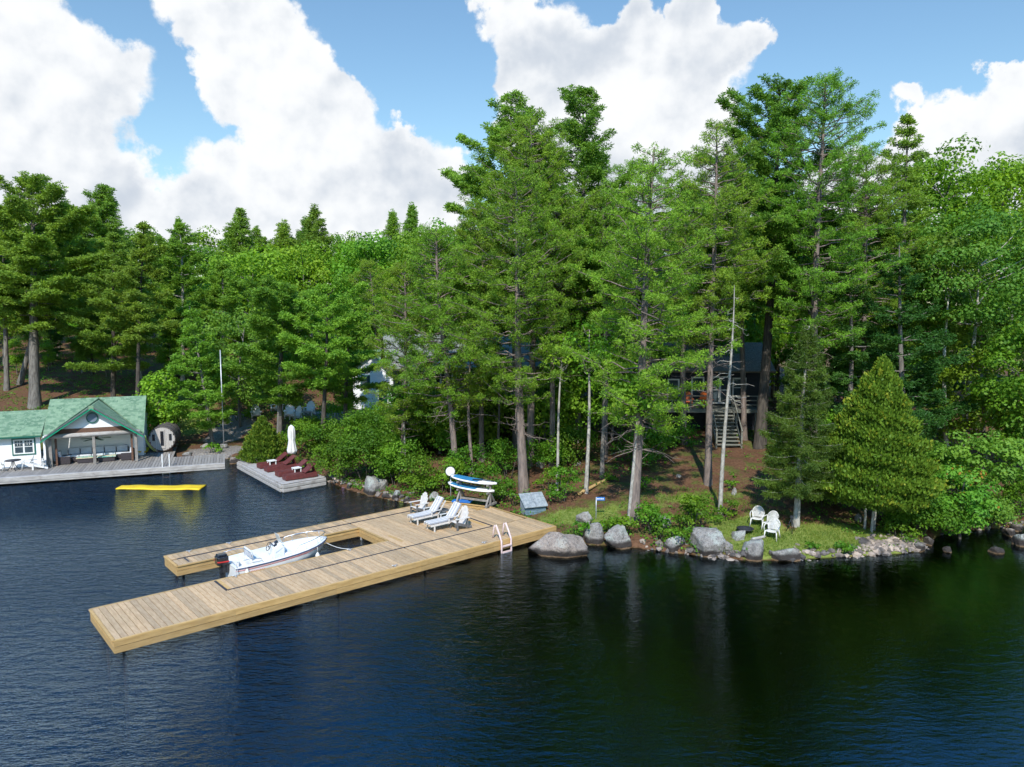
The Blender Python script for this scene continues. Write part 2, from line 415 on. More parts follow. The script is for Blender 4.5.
# ------------------------------------------------------------------ terrain
shore_px = [(-60, 474), (0, 471), (60, 467), (130, 463), (205, 458), (228, 459), (240, 463), (262, 470), (300, 474), (322, 479), (345, 489), (362, 494), (388, 500), (412, 504), (440, 508),
            (495, 514), (532, 527), (556, 537), (590, 545), (612, 546), (640, 549), (690, 555), (740, 560), (790, 561), (845, 557), (900, 554), (922, 551), (930, 541), (950, 532), (985, 530), (1024, 527), (1050, 531)]
SH = [G(x, y, 0)[:2] for x, y in shore_px]
SH = [np.array(p) for p in ((-900, -300), (-200, 8), (-70, 38))] + SH + [np.array(p) for p in ((38, 33), (60, 30), (120, 5), (900, -500))]
POLY = np.array(SH + [np.array((2500, 3000)), np.array((-2500, 3000))])
def sdist(X, Y):
    P = np.stack([np.ravel(X), np.ravel(Y)], 1).astype(float)
    A = POLY; B = np.roll(POLY, -1, 0); d2 = np.full(len(P), 1e18); ins = np.zeros(len(P), bool)
    for a, b in zip(A, B):
        ab = b - a; t = np.clip(((P - a) @ ab) / (ab @ ab), 0, 1); q = P - a - t[:, None] * ab; d2 = np.minimum(d2, (q ** 2).sum(1))
        c = (a[1] > P[:, 1]) != (b[1] > P[:, 1])
        if a[1] != b[1]: ins ^= c & (P[:, 0] < (b[0] - a[0]) * (P[:, 1] - a[1]) / (b[1] - a[1]) + a[0])
    return np.where(ins, np.sqrt(d2), -np.sqrt(d2))
def sstep(x, a, b):
    t = np.clip((x - a) / (b - a), 0, 1); return t * t * (3 - 2 * t)
def hfun(X, Y, d=None):
    X = np.asarray(X, float); Y = np.asarray(Y, float)
    if d is None: d = sdist(X, Y).reshape(X.shape)
    nz = .10 * np.sin(X * .9 + 1.3 * np.sin(Y * .5)) * np.sin(Y * .8 + .6) + .05 * np.sin(X * 2.3 + Y * 1.7) + .04 * np.sin(X * 3.9 - Y * 3.1)
    left = 1 - sstep(X, -24, -15)
    flat = 7.0 * left + .8 * (1 - left)
    slope = .27 * left + .135 * (1 - left)
    dd = np.maximum(d - flat, 0)
    Lc = 34.0
    land = .32 * (1 - np.exp(-np.maximum(d, 0) / .35)) + slope * Lc * (1 - np.exp(-dd / Lc)) + nz * np.clip(d / 3, 0, 1) * np.where(left > .5, .3, 1)
    hill = 6.0 * sstep(d, 45, 130) * left
    bed = -.12 - .16 * np.maximum(-d, 0) + nz * .3; bed = np.maximum(bed, -4.0) 
    return np.where(d > 0, land + hill, bed)
def stretch(lo, hi, step, far, g=1.22):
    c = list(np.arange(lo, hi + 1e-6, step)); s = step
    a = []; x = lo
    while x > -far: s *= g; x -= s; a.append(x)
    s = step; b = []; x = hi
    while x < far: s *= g; x += s; b.append(x)
    return np.array(a[::-1] + c + b)
xs = stretch(-42, 32, .3, 1800); ys = stretch(26, 72, .3, 1800)
XX, YY = np.meshgrid(xs, ys); DDs = sdist(XX, YY).reshape(XX.shape); ZZ = hfun(XX, YY, DDs)
def h1(x, y): return float(hfun(np.array([x]), np.array([y]))[0])
def GT(px, py):
    """point of the ground seen at a pixel"""
    z = .3
    for _ in range(30):
        p = G(px, py, z); z = .5 * z + .5 * h1(p[0], p[1])
    return np.array([p[0], p[1], h1(p[0], p[1])])
me = bpy.data.meshes.new('ground'); ny, nx = XX.shape
V = np.stack([XX, YY, ZZ], -1).reshape(-1, 3).astype(np.float32)
idx = np.arange(ny * nx).reshape(ny, nx); F = np.stack([idx[:-1, :-1], idx[:-1, 1:], idx[1:, 1:], idx[1:, :-1]], -1).reshape(-1, 4).astype(np.int32)
me.vertices.add(len(V)); me.vertices.foreach_set('co', V.ravel()); me.loops.add(F.size); me.loops.foreach_set('vertex_index', F.ravel())
me.polygons.add(len(F)); me.polygons.foreach_set('loop_start', np.arange(len(F), dtype=np.int32) * 4); me.polygons.foreach_set('loop_total', np.full(len(F), 4, dtype=np.int32))
me.polygons.foreach_set('use_smooth', np.ones(len(F), bool)); me.update(calc_edges=True)
def ell(px, py, rxm, rym, k=1.0):
    p = GT(px, py); return np.clip(1.3 - np.sqrt(((XX - p[0]) / rxm) ** 2 + ((YY - p[1]) / rym) ** 2), 0, 1) * k
lawn = np.maximum.reduce([ell(850, 543, 4.2, 2.2), ell(790, 545, 3.5, 1.6), ell(750, 530, 2.4, 2.2, .8), ell(580, 515, 3, 1.6, .7), ell(690, 500, 3, 1.8, .5), ell(640, 508, 3, 1.5, .5), ell(730, 500, 2.5, 2.5, .35), ell(200, 420, 3, 4, .7), ell(180, 395, 6, 6, .6), ell(350, 415, 4, 5, .7), ell(40, 375, 8, 4, .25)])
rock = np.maximum.reduce([ell(232, 430, 1.8, 5), ell(220, 450, 2.5, 2), ell(335, 420, 2.0, 3, .9), ell(310, 415, 2.5, 1.6, .9)])
for nm, arr in (('lawn', lawn), ('rock', rock)):
    at = me.attributes.new(nm, 'FLOAT', 'POINT'); at.data.foreach_set('value', arr.ravel().astype(np.float32))
m, nt = newmat('forest_ground')
out = N(nt, 'ShaderNodeOutputMaterial'); b = N(nt, 'ShaderNodeBsdfPrincipled', inp={'Roughness': .95, 'Specular IOR Level': .15})
pos = N(nt, 'ShaderNodeNewGeometry').outputs['Position']
n1 = noise(nt, pos, .9, 6, .65); n2 = noise(nt, pos, 7, 5, .7); n3 = noise(nt, pos, .35, 3)
duff = mixc(nt, ramp(nt, n2, .3, .7), (.085, .043, .024), (.17, .09, .052))
moss = mixc(nt, ramp(nt, n2, .35, .65), (.06, .085, .016), (.11, .14, .03))
grs = mixc(nt, ramp(nt, n2, .3, .7), (.11, .165, .028), (.22, .25, .06))
c = mixc(nt, ramp(nt, n1, .48, .62, 0, .8), duff, moss)
la = N(nt, 'ShaderNodeAttribute', attribute_name='lawn').outputs['Fac']
c = mixc(nt, ramp(nt, mth(nt, 'ADD', la, mth(nt, 'MULTIPLY', mth(nt, 'SUBTRACT', n1, .5), 1.3)), .3, .55), c, grs)
ra = N(nt, 'ShaderNodeAttribute', attribute_name='rock').outputs['Fac']
rk = mixc(nt, ramp(nt, n2, .35, .65), (.30, .27, .24), (.14, .125, .12))
c = mixc(nt, ramp(nt, mth(nt, 'ADD', ra, mth(nt, 'MULTIPLY', mth(nt, 'SUBTRACT', n1, .5), 1.0)), .35, .5), c, rk)
sx = N(nt, 'ShaderNodeSeparateXYZ'); nt.links.new(pos, sx.inputs[0]); z = sx.outputs[2]
vo = N(nt, 'ShaderNodeTexVoronoi', inp={'Scale': 2.2}); nt.links.new(pos, vo.inputs['Vector'])
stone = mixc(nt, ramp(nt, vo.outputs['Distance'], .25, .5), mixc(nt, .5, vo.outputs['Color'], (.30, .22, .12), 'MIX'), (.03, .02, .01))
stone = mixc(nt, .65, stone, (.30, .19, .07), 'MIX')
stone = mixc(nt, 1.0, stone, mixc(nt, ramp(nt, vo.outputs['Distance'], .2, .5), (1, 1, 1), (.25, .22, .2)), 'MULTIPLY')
bedc = mixc(nt, ramp(nt, z, -1.2, -.25), (.004, .003, .0015), stone)  # deep bed: dark silt, its fade also standing in for water absorbing light
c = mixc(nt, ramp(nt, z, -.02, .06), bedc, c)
nt.links.new(c, b.inputs['Base Color'])
bp = N(nt, 'ShaderNodeBump', inp={'Strength': .8, 'Distance': .08}); nt.links.new(n2, bp.inputs['Height']); nt.links.new(bp.outputs[0], b.inputs['Normal'])
nt.links.new(b.outputs[0], out.inputs[0])
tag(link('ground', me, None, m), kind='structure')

# ------------------------------------------------------------------ lake
m, nt = newmat('lake_water')
out = N(nt, 'ShaderNodeOutputMaterial'); pos = N(nt, 'ShaderNodeNewGeometry').outputs['Position']
mp = N(nt, 'ShaderNodeMapping', inp={'Rotation': (0, 0, math.radians(-24)), 'Scale': (.55, 1.5, 1)}); nt.links.new(pos, mp.inputs[0])
mp2 = N(nt, 'ShaderNodeMapping', inp={'Rotation': (0, 0, math.radians(28)), 'Scale': (.7, 1.4, 1)}); nt.links.new(pos, mp2.inputs[0])
w1 = noise(nt, mp.outputs[0], 1.7, 5, .62); w2 = noise(nt, mp2.outputs[0], 4.6, 3, .6); w3 = noise(nt, pos, .12, 3, .5)
sx = N(nt, 'ShaderNodeSeparateXYZ'); nt.links.new(pos, sx.inputs[0])
wind = ramp(nt, mth(nt, 'ADD', mth(nt, 'MULTIPLY', w3, 14), mth(nt, 'MULTIPLY', sx.outputs[0], -1)), 3, 24, .09, 1.15)
hgt = mth(nt, 'MULTIPLY', mth(nt, 'ADD', w1, mth(nt, 'MULTIPLY', w2, .40)), wind)
bp = N(nt, 'ShaderNodeBump', inp={'Strength': 1.0, 'Distance': .25}); nt.links.new(hgt, bp.inputs['Height'])
gl = N(nt, 'ShaderNodeBsdfGlossy', inp={'Roughness': .035, 'Color': (.66, .86, 1, 1)}); nt.links.new(bp.outputs[0], gl.inputs['Normal'])
tr = N(nt, 'ShaderNodeBsdfTransparent', inp={'Color': (.52, .35, .12, 1)})
fr = N(nt, 'ShaderNodeFresnel', inp={'IOR': 1.95}); nt.links.new(bp.outputs[0], fr.inputs['Normal'])
mx = N(nt, 'ShaderNodeMixShader'); nt.links.new(fr.outputs[0], mx.inputs[0]); nt.links.new(tr.outputs[0], mx.inputs[1]); nt.links.new(gl.outputs[0], mx.inputs[2])
nt.links.new(mx.outputs[0], out.inputs[0])
me = bpy.data.meshes.new('lake_water'); q = 1900
me.from_pydata([(-q, -q, 0), (q, -q, 0), (q, q, 0), (-q, q, 0)], [], [(0, 1, 2, 3)])
tag(link('lake_water', me, None, m), kind='structure')

# ------------------------------------------------------------------ sky, clouds, sun, camera
SUN_AZ, SUN_EL = math.radians(186), math.radians(45)      # azimuth clockwise from +Y (behind and left of the camera)
world = bpy.data.worlds.new('World'); SC.world = world; world.use_nodes = True
nt = world.node_tree; nt.nodes.clear()
out = N(nt, 'ShaderNodeOutputWorld')
sky = N(nt, 'ShaderNodeTexSky', sky_type='NISHITA', sun_disc=False, sun_elevation=SUN_EL, sun_rotation=SUN_AZ, altitude=300, air_density=1.3, dust_density=.35, ozone_density=2.5)
tcg = N(nt, 'ShaderNodeTexCoord').outputs['Generated']
def vec(op, a, b=None, sc=None):
    n = N(nt, 'ShaderNodeVectorMath', operation=op)
    for i, val in enumerate((a, b)):
        if val is None: continue
        if isinstance(val, bpy.types.NodeSocket): nt.links.new(val, n.inputs[i])
        else: n.inputs[i].default_value = val
    if sc is not None: n.inputs['Scale'].default_value = sc
    return n
def skydir(px, py):
    p = G(px, py, 500 if py < 280 else -1) - np.array([0, 0, CAMH]); return p / np.linalg.norm(p)
wn = N(nt, 'ShaderNodeTexNoise', inp={'Scale': 9, 'Detail': 7, 'Roughness': .58}); nt.links.new(tcg, wn.inputs['Vector'])
wv = vec('SUBTRACT', wn.outputs['Color'], (.5, .5, .5)).outputs[0]
dirw = vec('ADD', tcg, vec('SCALE', wv, sc=.15).outputs[0]).outputs[0]
blobs = [(30, 70, 85), (95, 85, 62), (-30, 50, 90), (60, 145, 85), (-20, 150, 90),
         (190, 8, 50), (240, 35, 62), (285, 62, 55), (300, 95, 52), (240, 85, 42), (335, 105, 36), (270, 120, 46), (320, 135, 46), (200, -40, 60),
         (150, 185, 44), (205, 178, 42), (262, 182, 40), (320, 170, 50), (380, 160, 50), (425, 165, 45), (360, 205, 55), (250, 215, 45), (90, 195, 60), (20, 200, 70), (455, 185, 30), (410, 135, 26), (300, 215, 50), (420, 210, 50),
         (505, 8, 38), (560, 35, 52), (615, 70, 58), (665, 70, 58), (715, 72, 54), (745, 52, 26), (530, 60, 40), (520, 115, 44), (600, 140, 70), (690, 130, 60), (660, 180, 70), (500, -30, 42), (640, 25, 26), (690, 20, 22),
         (1020, 90, 46), (965, 112, 38), (925, 118, 34), (893, 110, 20), (1060, 130, 70), (950, 150, 50), (890, 150, 26), (995, 60, 20), (1080, 60, 60),
         (60, 235, 60), (150, 232, 50), (230, 240, 50), (320, 245, 50), (420, 245, 50), (-40, 220, 80), (600, 210, 70), (700, 210, 60), (850, 190, 50), (960, 200, 60), (1060, 220, 80),
         (1300, 60, 160), (1500, 150, 120), (-300, 60, 150), (-500, 150, 140), (-700, 0, 120)]
acc = None
for bx_, by_, br in blobs:
    d = skydir(bx_, by_); off = math.hypot((bx_ - 512) / FPX, (by_ - 383.5) / FPX); rad = br / FPX / (1 + off * off) ** .75 * 1.2
    dn = vec('DISTANCE', dirw, tuple(d)).outputs['Value']
    v = N(nt, 'ShaderNodeMapRange', interpolation_type='LINEAR', clamp=True, inp={1: rad, 2: 0.0, 3: 0, 4: 1}); nt.links.new(dn, v.inputs[0])
    s_ = v.outputs[0]
    acc = s_ if acc is None else mth(nt, 'ADD', acc, mth(nt, 'MULTIPLY', s_, mth(nt, 'SUBTRACT', 1.15, acc, True)))
# clouds elsewhere round the horizon
bn = noise(nt, tcg, 2.6, 6, .6)
sxyz = N(nt, 'ShaderNodeSeparateXYZ'); nt.links.new(tcg, sxyz.inputs[0])
back = ramp(nt, sxyz.outputs[1], .25, -.3)
bk = mth(nt, 'MULTIPLY', back, ramp(nt, bn, .5, .75))
acc = mth(nt, 'MAXIMUM', acc, bk)
fine = noise(nt, tcg, 26, 8, .62)
dens = mth(nt, 'ADD', acc, mth(nt, 'MULTIPLY', mth(nt, 'SUBTRACT', fine, .5), .42))
mask = ramp(nt, dens, .20, .46)
# relief: the same field sampled a little towards the sun
def relief(scale, off, amt):
    a_ = noise(nt, tcg, scale, 5, .5); o_ = vec('ADD', tcg, off).outputs[0]; b_ = noise(nt, o_, scale, 5, .5)
    return mth(nt, 'MULTIPLY', mth(nt, 'SUBTRACT', a_, b_), amt)
rl = mth(nt, 'ADD', relief(6, (-.02, 0, .05), 1.35), relief(19, (-.008, 0, .018), 1.1))
gsh = noise(nt, tcg, 4.5, 3, .5)
thick = ramp(nt, dens, .3, .95)
lowd = ramp(nt, sxyz.outputs[2], .42, .05)
sh = mth(nt, 'SUBTRACT', mth(nt, 'ADD', rl, 1.0), mth(nt, 'MULTIPLY', mth(nt, 'MULTIPLY', ramp(nt, gsh, .42, .70), thick), .42))
sh = mth(nt, 'SUBTRACT', sh, mth(nt, 'MULTIPLY', lowd, .05))
ccol = mixc(nt, ramp(nt, sh, .38, 1.16), (5.0, 5.5, 6.2), (7.9, 8.05, 8.2))
skyc = mixc(nt, 1.0, sky.outputs[0], mixc(nt, ramp(nt, sxyz.outputs[2], .34, .62), (.98, 1.15, 1.20), (.42, 1.65, 2.45)), 'MULTIPLY')
SKYNODE = skyc
allc = mixc(nt, mask, skyc, ccol)
bg = N(nt, 'ShaderNodeBackground', inp={'Strength': .10}); nt.links.new(allc, bg.inputs[0]); nt.links.new(bg.outputs[0], out.inputs[0])
world.cycles.sampling_method = 'MANUAL'; world.cycles.sample_map_resolution = 512

sl = bpy.data.lights.new('sun', 'SUN'); sl.energy = 4.2; sl.angle = math.radians(.5); sl.color = (1, .95, .86)
so = bpy.data.objects.new('sun', sl); COL.objects.link(so)
import mathutils
sd_ = mathutils.Vector((math.sin(SUN_AZ) * math.cos(SUN_EL), math.cos(SUN_AZ) * math.cos(SUN_EL), math.sin(SUN_EL)))
so.rotation_euler = sd_.to_track_quat('Z', 'Y').to_euler(); so.location = (0, 0, 60)

cd = bpy.data.cameras.new('camera'); cam = bpy.data.objects.new('camera', cd); COL.objects.link(cam)
cd.sensor_width = 36; cd.lens = 36 * FPX / 1024; cd.clip_end = 6000; cd.clip_start = .1
cam.location = (0, 0, CAMH); cam.rotation_euler = (PI / 2 - PITCH, 0, 0); SC.camera = cam

SC.render.engine = 'CYCLES'
cy = SC.cycles
cy.max_bounces = 5; cy.diffuse_bounces = 3; cy.glossy_bounces = 2; cy.transmission_bounces = 3; cy.transparent_max_bounces = 8
cy.sample_clamp_indirect = 4; cy.sample_clamp_direct = 8; cy.caustics_reflective = False; cy.caustics_refractive = False
cy.use_adaptive_sampling = True; cy.adaptive_threshold = .02
cy.use_denoising = True; cy.denoiser = 'OPENIMAGEDENOISE'
SC.view_settings.view_transform = 'Standard'; SC.view_settings.look = 'None'; SC.view_settings.exposure = .34; SC.view_settings.gamma = 1
SC.view_settings.use_curve_mapping = False
# ------------------------------------------------------------------ object materials
M_DECK = pm('deck_boards', (.60, .42, .245), (.49, .325, .18), 3, .75, bump=.15, stretch=(5, 1, 1), tint=(.68, .72, .78), dirt=((.36, .26, .15), .6, .4))
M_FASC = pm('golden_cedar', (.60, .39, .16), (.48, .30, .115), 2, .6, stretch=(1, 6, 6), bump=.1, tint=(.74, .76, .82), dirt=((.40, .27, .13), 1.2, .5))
M_STRIP = pm('dark_strip', (.05, .05, .06), (.035, .035, .04), 5, .6)
M_PIPE = pm('dock_pipe', (.20, .20, .20), (.10, .09, .08), 5, .5)
M_OLD = pm('weathered_boards', (.34, .315, .285), (.23, .21, .19), 4, .85, stretch=(1, 4, 1), bump=.2, tint=(.72, .72, .74), dirt=((.16, .13, .11), 1.3, .5))
M_OLDP = pm('pale_weathered_timber', (.46, .44, .42), (.32, .30, .285), 3, .85, stretch=(.6, 4, 4), bump=.25, dirt=((.17, .14, .12), 1.6, .7))
M_WHITE = pm('white_paint', (.80, .80, .79), (.73, .73, .72), 3, .45)
M_WALLW = pm('white_siding', (.86, .87, .88), (.80, .81, .82), 2, .6, bump=.1, stretch=(1, 1, 6))
M_PLAST = pm('white_plastic', (.66, .65, .62), (.54, .53, .50), 4, .35)
M_OFFW = pm('offwhite_slats', (.66, .63, .60), (.56, .53, .50), 5, .55)
M_GREYW = pm('grey_painted_wood', (.15, .15, .155), (.10, .10, .105), 5, .6)
M_GREEN = pm('green_trim', (.005, .34, .19), (.004, .28, .16), 4, .5)
M_DGREEN = pm('dark_green_trim', (.01, .12, .085), (.01, .09, .06), 4, .5)
M_TEAL = pm('teal_top', (.10, .40, .33), (.45, .55, .45), 3, .5, lo=.45, hi=.55)
M_CREAM = pm('cream_wood', (.62, .55, .38), (.5, .42, .28), 4, .5)
M_WICK = pm('dark_wicker', (.055, .045, .05), (.03, .025, .03), 30, .7, bump=.5)
M_CUSH = pm('pale_cushion', (.66, .68, .72), (.56, .58, .62), 4, .9, bump=.2)
M_BROWNW = pm('brown_plank', (.16, .085, .055), (.10, .055, .038), 4, .8, stretch=(1, 5, 5))
M_GLASS = pm('window_glass', (.035, .05, .065), (.06, .085, .10), 1.5, .05, spec=1.0)
M_RED = pm('redbrown_lounger', (.145, .035, .032), (.10, .026, .026), 6, .55, bump=.1)
M_BLACK = pm('black_plastic', (.012, .013, .018), (.02, .022, .028), 6, .25, coat=.5)
M_GEL = pm('white_gelcoat', (.84, .84, .83), (.78, .78, .77), 2, .18, coat=.4, dirt=((.55, .55, .52), 2.5, .35))
M_INNER = pm('boat_liner', (.76, .77, .76), (.66, .67, .66), 3, .4)
M_NAVY = pm('navy_rail', (.025, .045, .13), (.02, .035, .1), 4, .4)
M_REDP = pm('red_paint', (.62, .035, .03), (.5, .03, .03), 5, .4)
M_STEEL = pm('stainless', (.75, .76, .78), (.6, .61, .63), 6, .22, metal=.9)
M_GALV = pm('galvanised', (.55, .57, .60), (.4, .42, .45), 6, .4, metal=.5)
M_YEL = pm('yellow_foam', (.80, .56, .015), (.68, .44, .02), 1.5, .6, bump=.1, dirt=((.42, .33, .08), 2.2, .4))
M_BLUE = pm('blue_deck_pad', (.035, .22, .42), (.03, .18, .36), 3, .6)
M_BLUEL = pm('blue_plastic', (.02, .16, .50), (.02, .13, .42), 3, .4)
M_ORANGE = pm('orange_stain', (.62, .14, .02), (.5, .10, .015), 6, .5)
M_PINK = pm('pale_pink_plastic', (.70, .56, .54), (.60, .46, .45), 8, .5)
M_SHED = pm('weathered_grey_board', (.30, .335, .36), (.18, .21, .235), 6, .85, stretch=(1, 1, .4), bump=.4, dirt=((.48, .5, .5), 3, .5))
M_SHEDB = pm('blue_grey_board', (.16, .25, .31), (.10, .16, .20), 6, .85, stretch=(.4, 1, 2), bump=.4)
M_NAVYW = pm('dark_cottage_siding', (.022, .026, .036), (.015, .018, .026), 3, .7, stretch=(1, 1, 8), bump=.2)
M_ROOFG = pm('grey_brown_shingle', (.22, .175, .13), (.12, .095, .07), 12, .9, bump=.4)
M_ROOFP = pm('pale_grey_shingle', (.27, .28, .25), (.17, .18, .16), 12, .9, bump=.4)
M_TAN = pm('cream_shingle_wall', (.62, .56, .46), (.48, .42, .34), 8, .8)
M_GREYB = pm('old_grey_stair', (.22, .225, .19), (.14, .14, .12), 6, .9, stretch=(.5, 3, 3), bump=.3)
M_SAUNA = pm('silver_cedar_staves', (.50, .47, .44), (.36, .335, .31), 5, .8, stretch=(6, .6, 6), bump=.3)
M_CANVAS = pm('white_canvas', (.74, .73, .70), (.60, .59, .56), 5, .9, bump=.6, stretch=(1, 1, .3))
M_CANOEG = pm('green_canoe', (.20, .34, .09), (.5, .5, .3), 2, .4, lo=.5, hi=.6)
M_IRON = pm('dark_iron', (.045, .05, .06), (.03, .032, .038), 8, .6, metal=.4)
M_LOG = pm('fresh_log', (.50, .34, .14), (.36, .23, .10), 4, .8, stretch=(1, 4, 4))
# green asphalt shingles
m, nt = newmat('green_shingles')
out = N(nt, 'ShaderNodeOutputMaterial'); b = N(nt, 'ShaderNodeBsdfPrincipled', inp={'Roughness': .9, 'Specular IOR Level': .2})
tc = N(nt, 'ShaderNodeTexCoord').outputs['Object']
br = N(nt, 'ShaderNodeTexBrick', inp={'Scale': 1.0, 'Mortar Size': .0, 'Brick Width': .34, 'Row Height': .22, 'Color1': (.20, .30, .19, 1), 'Color2': (.09, .17, .105, 1), 'Bias': -.05})
nt.links.new(tc, br.inputs['Vector'])
c = mixc(nt, ramp(nt, noise(nt, tc, 5, 3), .5, .62, 0, .6), br.outputs['Color'], (.25, .34, .23))
nt.links.new(c, b.inputs['Base Color']); nt.links.new(b.outputs[0], out.inputs[0]); M_SHING = m
# striped cushion
m, nt = newmat('striped_cushion')
out = N(nt, 'ShaderNodeOutputMaterial'); b = N(nt, 'ShaderNodeBsdfPrincipled', inp={'Roughness': .9})
tc = N(nt, 'ShaderNodeTexCoord').outputs['Object']; wv_ = N(nt, 'ShaderNodeTexWave', bands_direction='Y', inp={'Scale': 1.6, 'Phase Offset': 1.2}); nt.links.new(tc, wv_.inputs[0])
nt.links.new(mixc(nt, ramp(nt, wv_.outputs['Fac'], .62, .80), (.62, .60, .57), (.33, .34, .38)), b.inputs['Base Color']); nt.links.new(b.outputs[0], out.inputs[0]); M_STRIPE = m
# lichen granite
def rockmat(name, c1, c2, lich):
    m, nt = newmat(name)
    out = N(nt, 'ShaderNodeOutputMaterial'); b = N(nt, 'ShaderNodeBsdfPrincipled', inp={'Roughness': .9, 'Specular IOR Level': .25})
    pos = N(nt, 'ShaderNodeNewGeometry').outputs['Position']
    n1 = noise(nt, pos, 1.6, 6, .65); n2 = noise(nt, pos, 7, 6, .75); n3 = noise(nt, pos, 22, 3, .6)
    c = mixc(nt, ramp(nt, n2, .35, .65), c1, c2)
    c = mixc(nt, ramp(nt, n1, .5, .60, 0, .65), c, lich)
    c = mixc(nt, ramp(nt, n3, .55, .66, 0, .75), c, (.07, .065, .06)); n4 = noise(nt, pos, 3.3, 6, .8); c = mixc(nt, ramp(nt, n4, .52, .66, 0, .7), c, (.10, .095, .09))
    sx = N(nt, 'ShaderNodeSeparateXYZ'); nt.links.new(pos, sx.inputs[0])
    zz = mth(nt, 'ADD', sx.outputs[2], mth(nt, 'MULTIPLY', mth(nt, 'SUBTRACT', n1, .5), -.5))
    c = mixc(nt, ramp(nt, zz, .40, .22), c, (.05, .042, .038))          # algae-dark waterline band on the stone
    c = mixc(nt, ramp(nt, sx.outputs[2], .09, .02), c, (.22, .14, .08))
    nt.links.new(c, b.inputs['Base Color'])
    bp = N(nt, 'ShaderNodeBump', inp={'Strength': 1.0, 'Distance': .12}); nt.links.new(mth(nt, 'ADD', n2, n1), bp.inputs['Height']); nt.links.new(bp.outputs[0], b.inputs['Normal'])
    nt.links.new(b.outputs[0], out.inputs[0]); return m
M_ROCK = rockmat('lichen_granite', (.36, .34, .32), (.24, .225, .21), (.44, .48, .44))
M_ROCKP = rockmat('pink_granite', (.42, .35, .30), (.30, .25, .22), (.46, .45, .40))
M_PEB = pm('shore_pebbles', (.42, .34, .28), (.17, .15, .14), .9, .85, tint=(.35, .36, .38), lo=.45, hi=.55)

def boards(mb, s0, s1, t0, t1, z, wdt=.2, gap=.022, th=.04, along='t', mi=0, holes=None):
    """deck boards filling a local rectangle, running along t"""
    n = max(1, int(round((s1 - s0) / wdt))); w = (s1 - s0) / n
    for i in range(n):
        a = s0 + i * w
        mb.box((a + w / 2, (t0 + t1) / 2, z - th / 2), (w - gap, t1 - t0 - gap, th), tint=float(np.clip(random.gauss(.45, .3), 0, 1)), mi=mi)

# ------------------------------------------------------------------ big dock
DA = G(113.5, 640.6, .55); DC = G(555.8, 526.1, .55); ang = math.atan2(DC[1] - DA[1], DC[0] - DA[0]); DL = float(np.hypot(*(DC - DA)[:2]))
DZ = .55
dock = thing('dock', 'large U-shaped golden timber dock reaching from the rocky shore into the lake', 'dock', (DA[0], DA[1], 0), ang)
def dk(s, t, z=DZ): return (DA[0] + s * math.cos(ang) - t * math.sin(ang), DA[1] + s * math.sin(ang) + t * math.cos(ang), z)
SW, T1, T2, T3 = 1.95, 3.24, 5.85, 7.5      # strip line, slip near edge, slip far edge, far edge
mb = MB()
boards(mb, .05, 4.2, .04, T1 - .04, DZ); mb.box((4.24, SW / 2, DZ - .02), (.055, SW - .1, .04), tint=.3)
boards(mb, 4.28, 11.85, .04, SW - .04, DZ); boards(mb, 4.42, 11.85, SW + .04, T1 - .04, DZ, wdt=.155)
boards(mb, 11.9, 19.05, .04, SW - .04, DZ)
boards(mb, 11.9, 16.8, SW + .04, 6.7, DZ, wdt=.3)
boards(mb, 16.9, 18.85, SW + .04, 4.6, DZ); boards(mb, 16.9, 18.0, 4.62, 6.7, DZ)
boards(mb, 3.72, 11.85, 6.83, T3 - .04, DZ); boards(mb, 3.72, 11.85, T2 + .04, 6.70, DZ)
boards(mb, 11.9, 17.6, 6.83, T3 - .04, DZ)
mb.build('deck', M_DECK, dock)
mb = MB()
for z0, z1 in ((.345, .508), (.13, .325)):
    zc, zh = (z0 + z1) / 2, z1 - z0
    for (a, b_) in (((0, 0), (DL, 0)), ((0, 0), (0, T1)), ((0, T1), (11.85, T1)), ((11.85, T1), (11.85, T2)), ((11.85, T2), (3.65, T2)), ((3.65, T2), (3.65, T3)), ((3.65, T3), (17.7, T3)), ((DL, 0), (18.95, 4.65)), ((18.95, 4.65), (17.7, T3))):
        d_ = np.array(b_, float) - np.array(a, float); L_ = np.linalg.norm(d_); d_ /= L_; nn_ = np.array([d_[1], -d_[0]]) * .02
        k = max(1, round(L_ / 4.2))
        for q_ in range(k):
            p_ = np.array(a) + d_ * L_ * q_ / k + nn_; r_ = np.array(a) + d_ * (L_ * (q_ + 1) / k - .006) + nn_
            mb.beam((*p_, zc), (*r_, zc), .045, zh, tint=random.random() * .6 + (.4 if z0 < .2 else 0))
mb.build('fascia', M_FASC, dock)
mb = MB()   # golden edge boards on top
for (a, b_) in (((0, .0), (DL, .0)), ((0, .0), (0, T1)), ((0, T1), (11.85, T1)), ((3.65, T2), (11.85, T2)), ((3.65, T2), (3.65, T3)), ((3.65, T3), (17.7, T3)), ((11.875, T1), (11.875, T2)), ((DL, 0), (18.95, 4.65)), ((18.95, 4.65), (17.7, T3))):
    mb.beam((*a, DZ - .018), (*b_, DZ - .018), .09, .045, tint=random.random())
mb.box((4.36, (SW + T1) / 2, DZ - .018), (.13, T1 - SW - .1, .04), tint=.1)
mb.box((16.62, 3.2, DZ - .0145), (.17, 1.9, .045), tint=.1)
mb.box((12.3, 3.3, DZ - .0145), (.12, 1.2, .045), tint=.6)
mb.build('edge_board', M_FASC, dock)
mb = MB()
for a, b_ in (((4.22, SW), (16.87, SW)), ((4.24, SW), (4.24, T1 - .05)), ((16.85, SW), (16.85, 6.76)), ((16.85, 6.76), (3.95, 6.76)), ((4.2, 6.76), (4.2, T2 + .25))):
    mb.beam((*a, DZ - .01), (*b_, DZ - .01), .07, .035)
mb.build('inlay_strip', M_STRIP, dock)
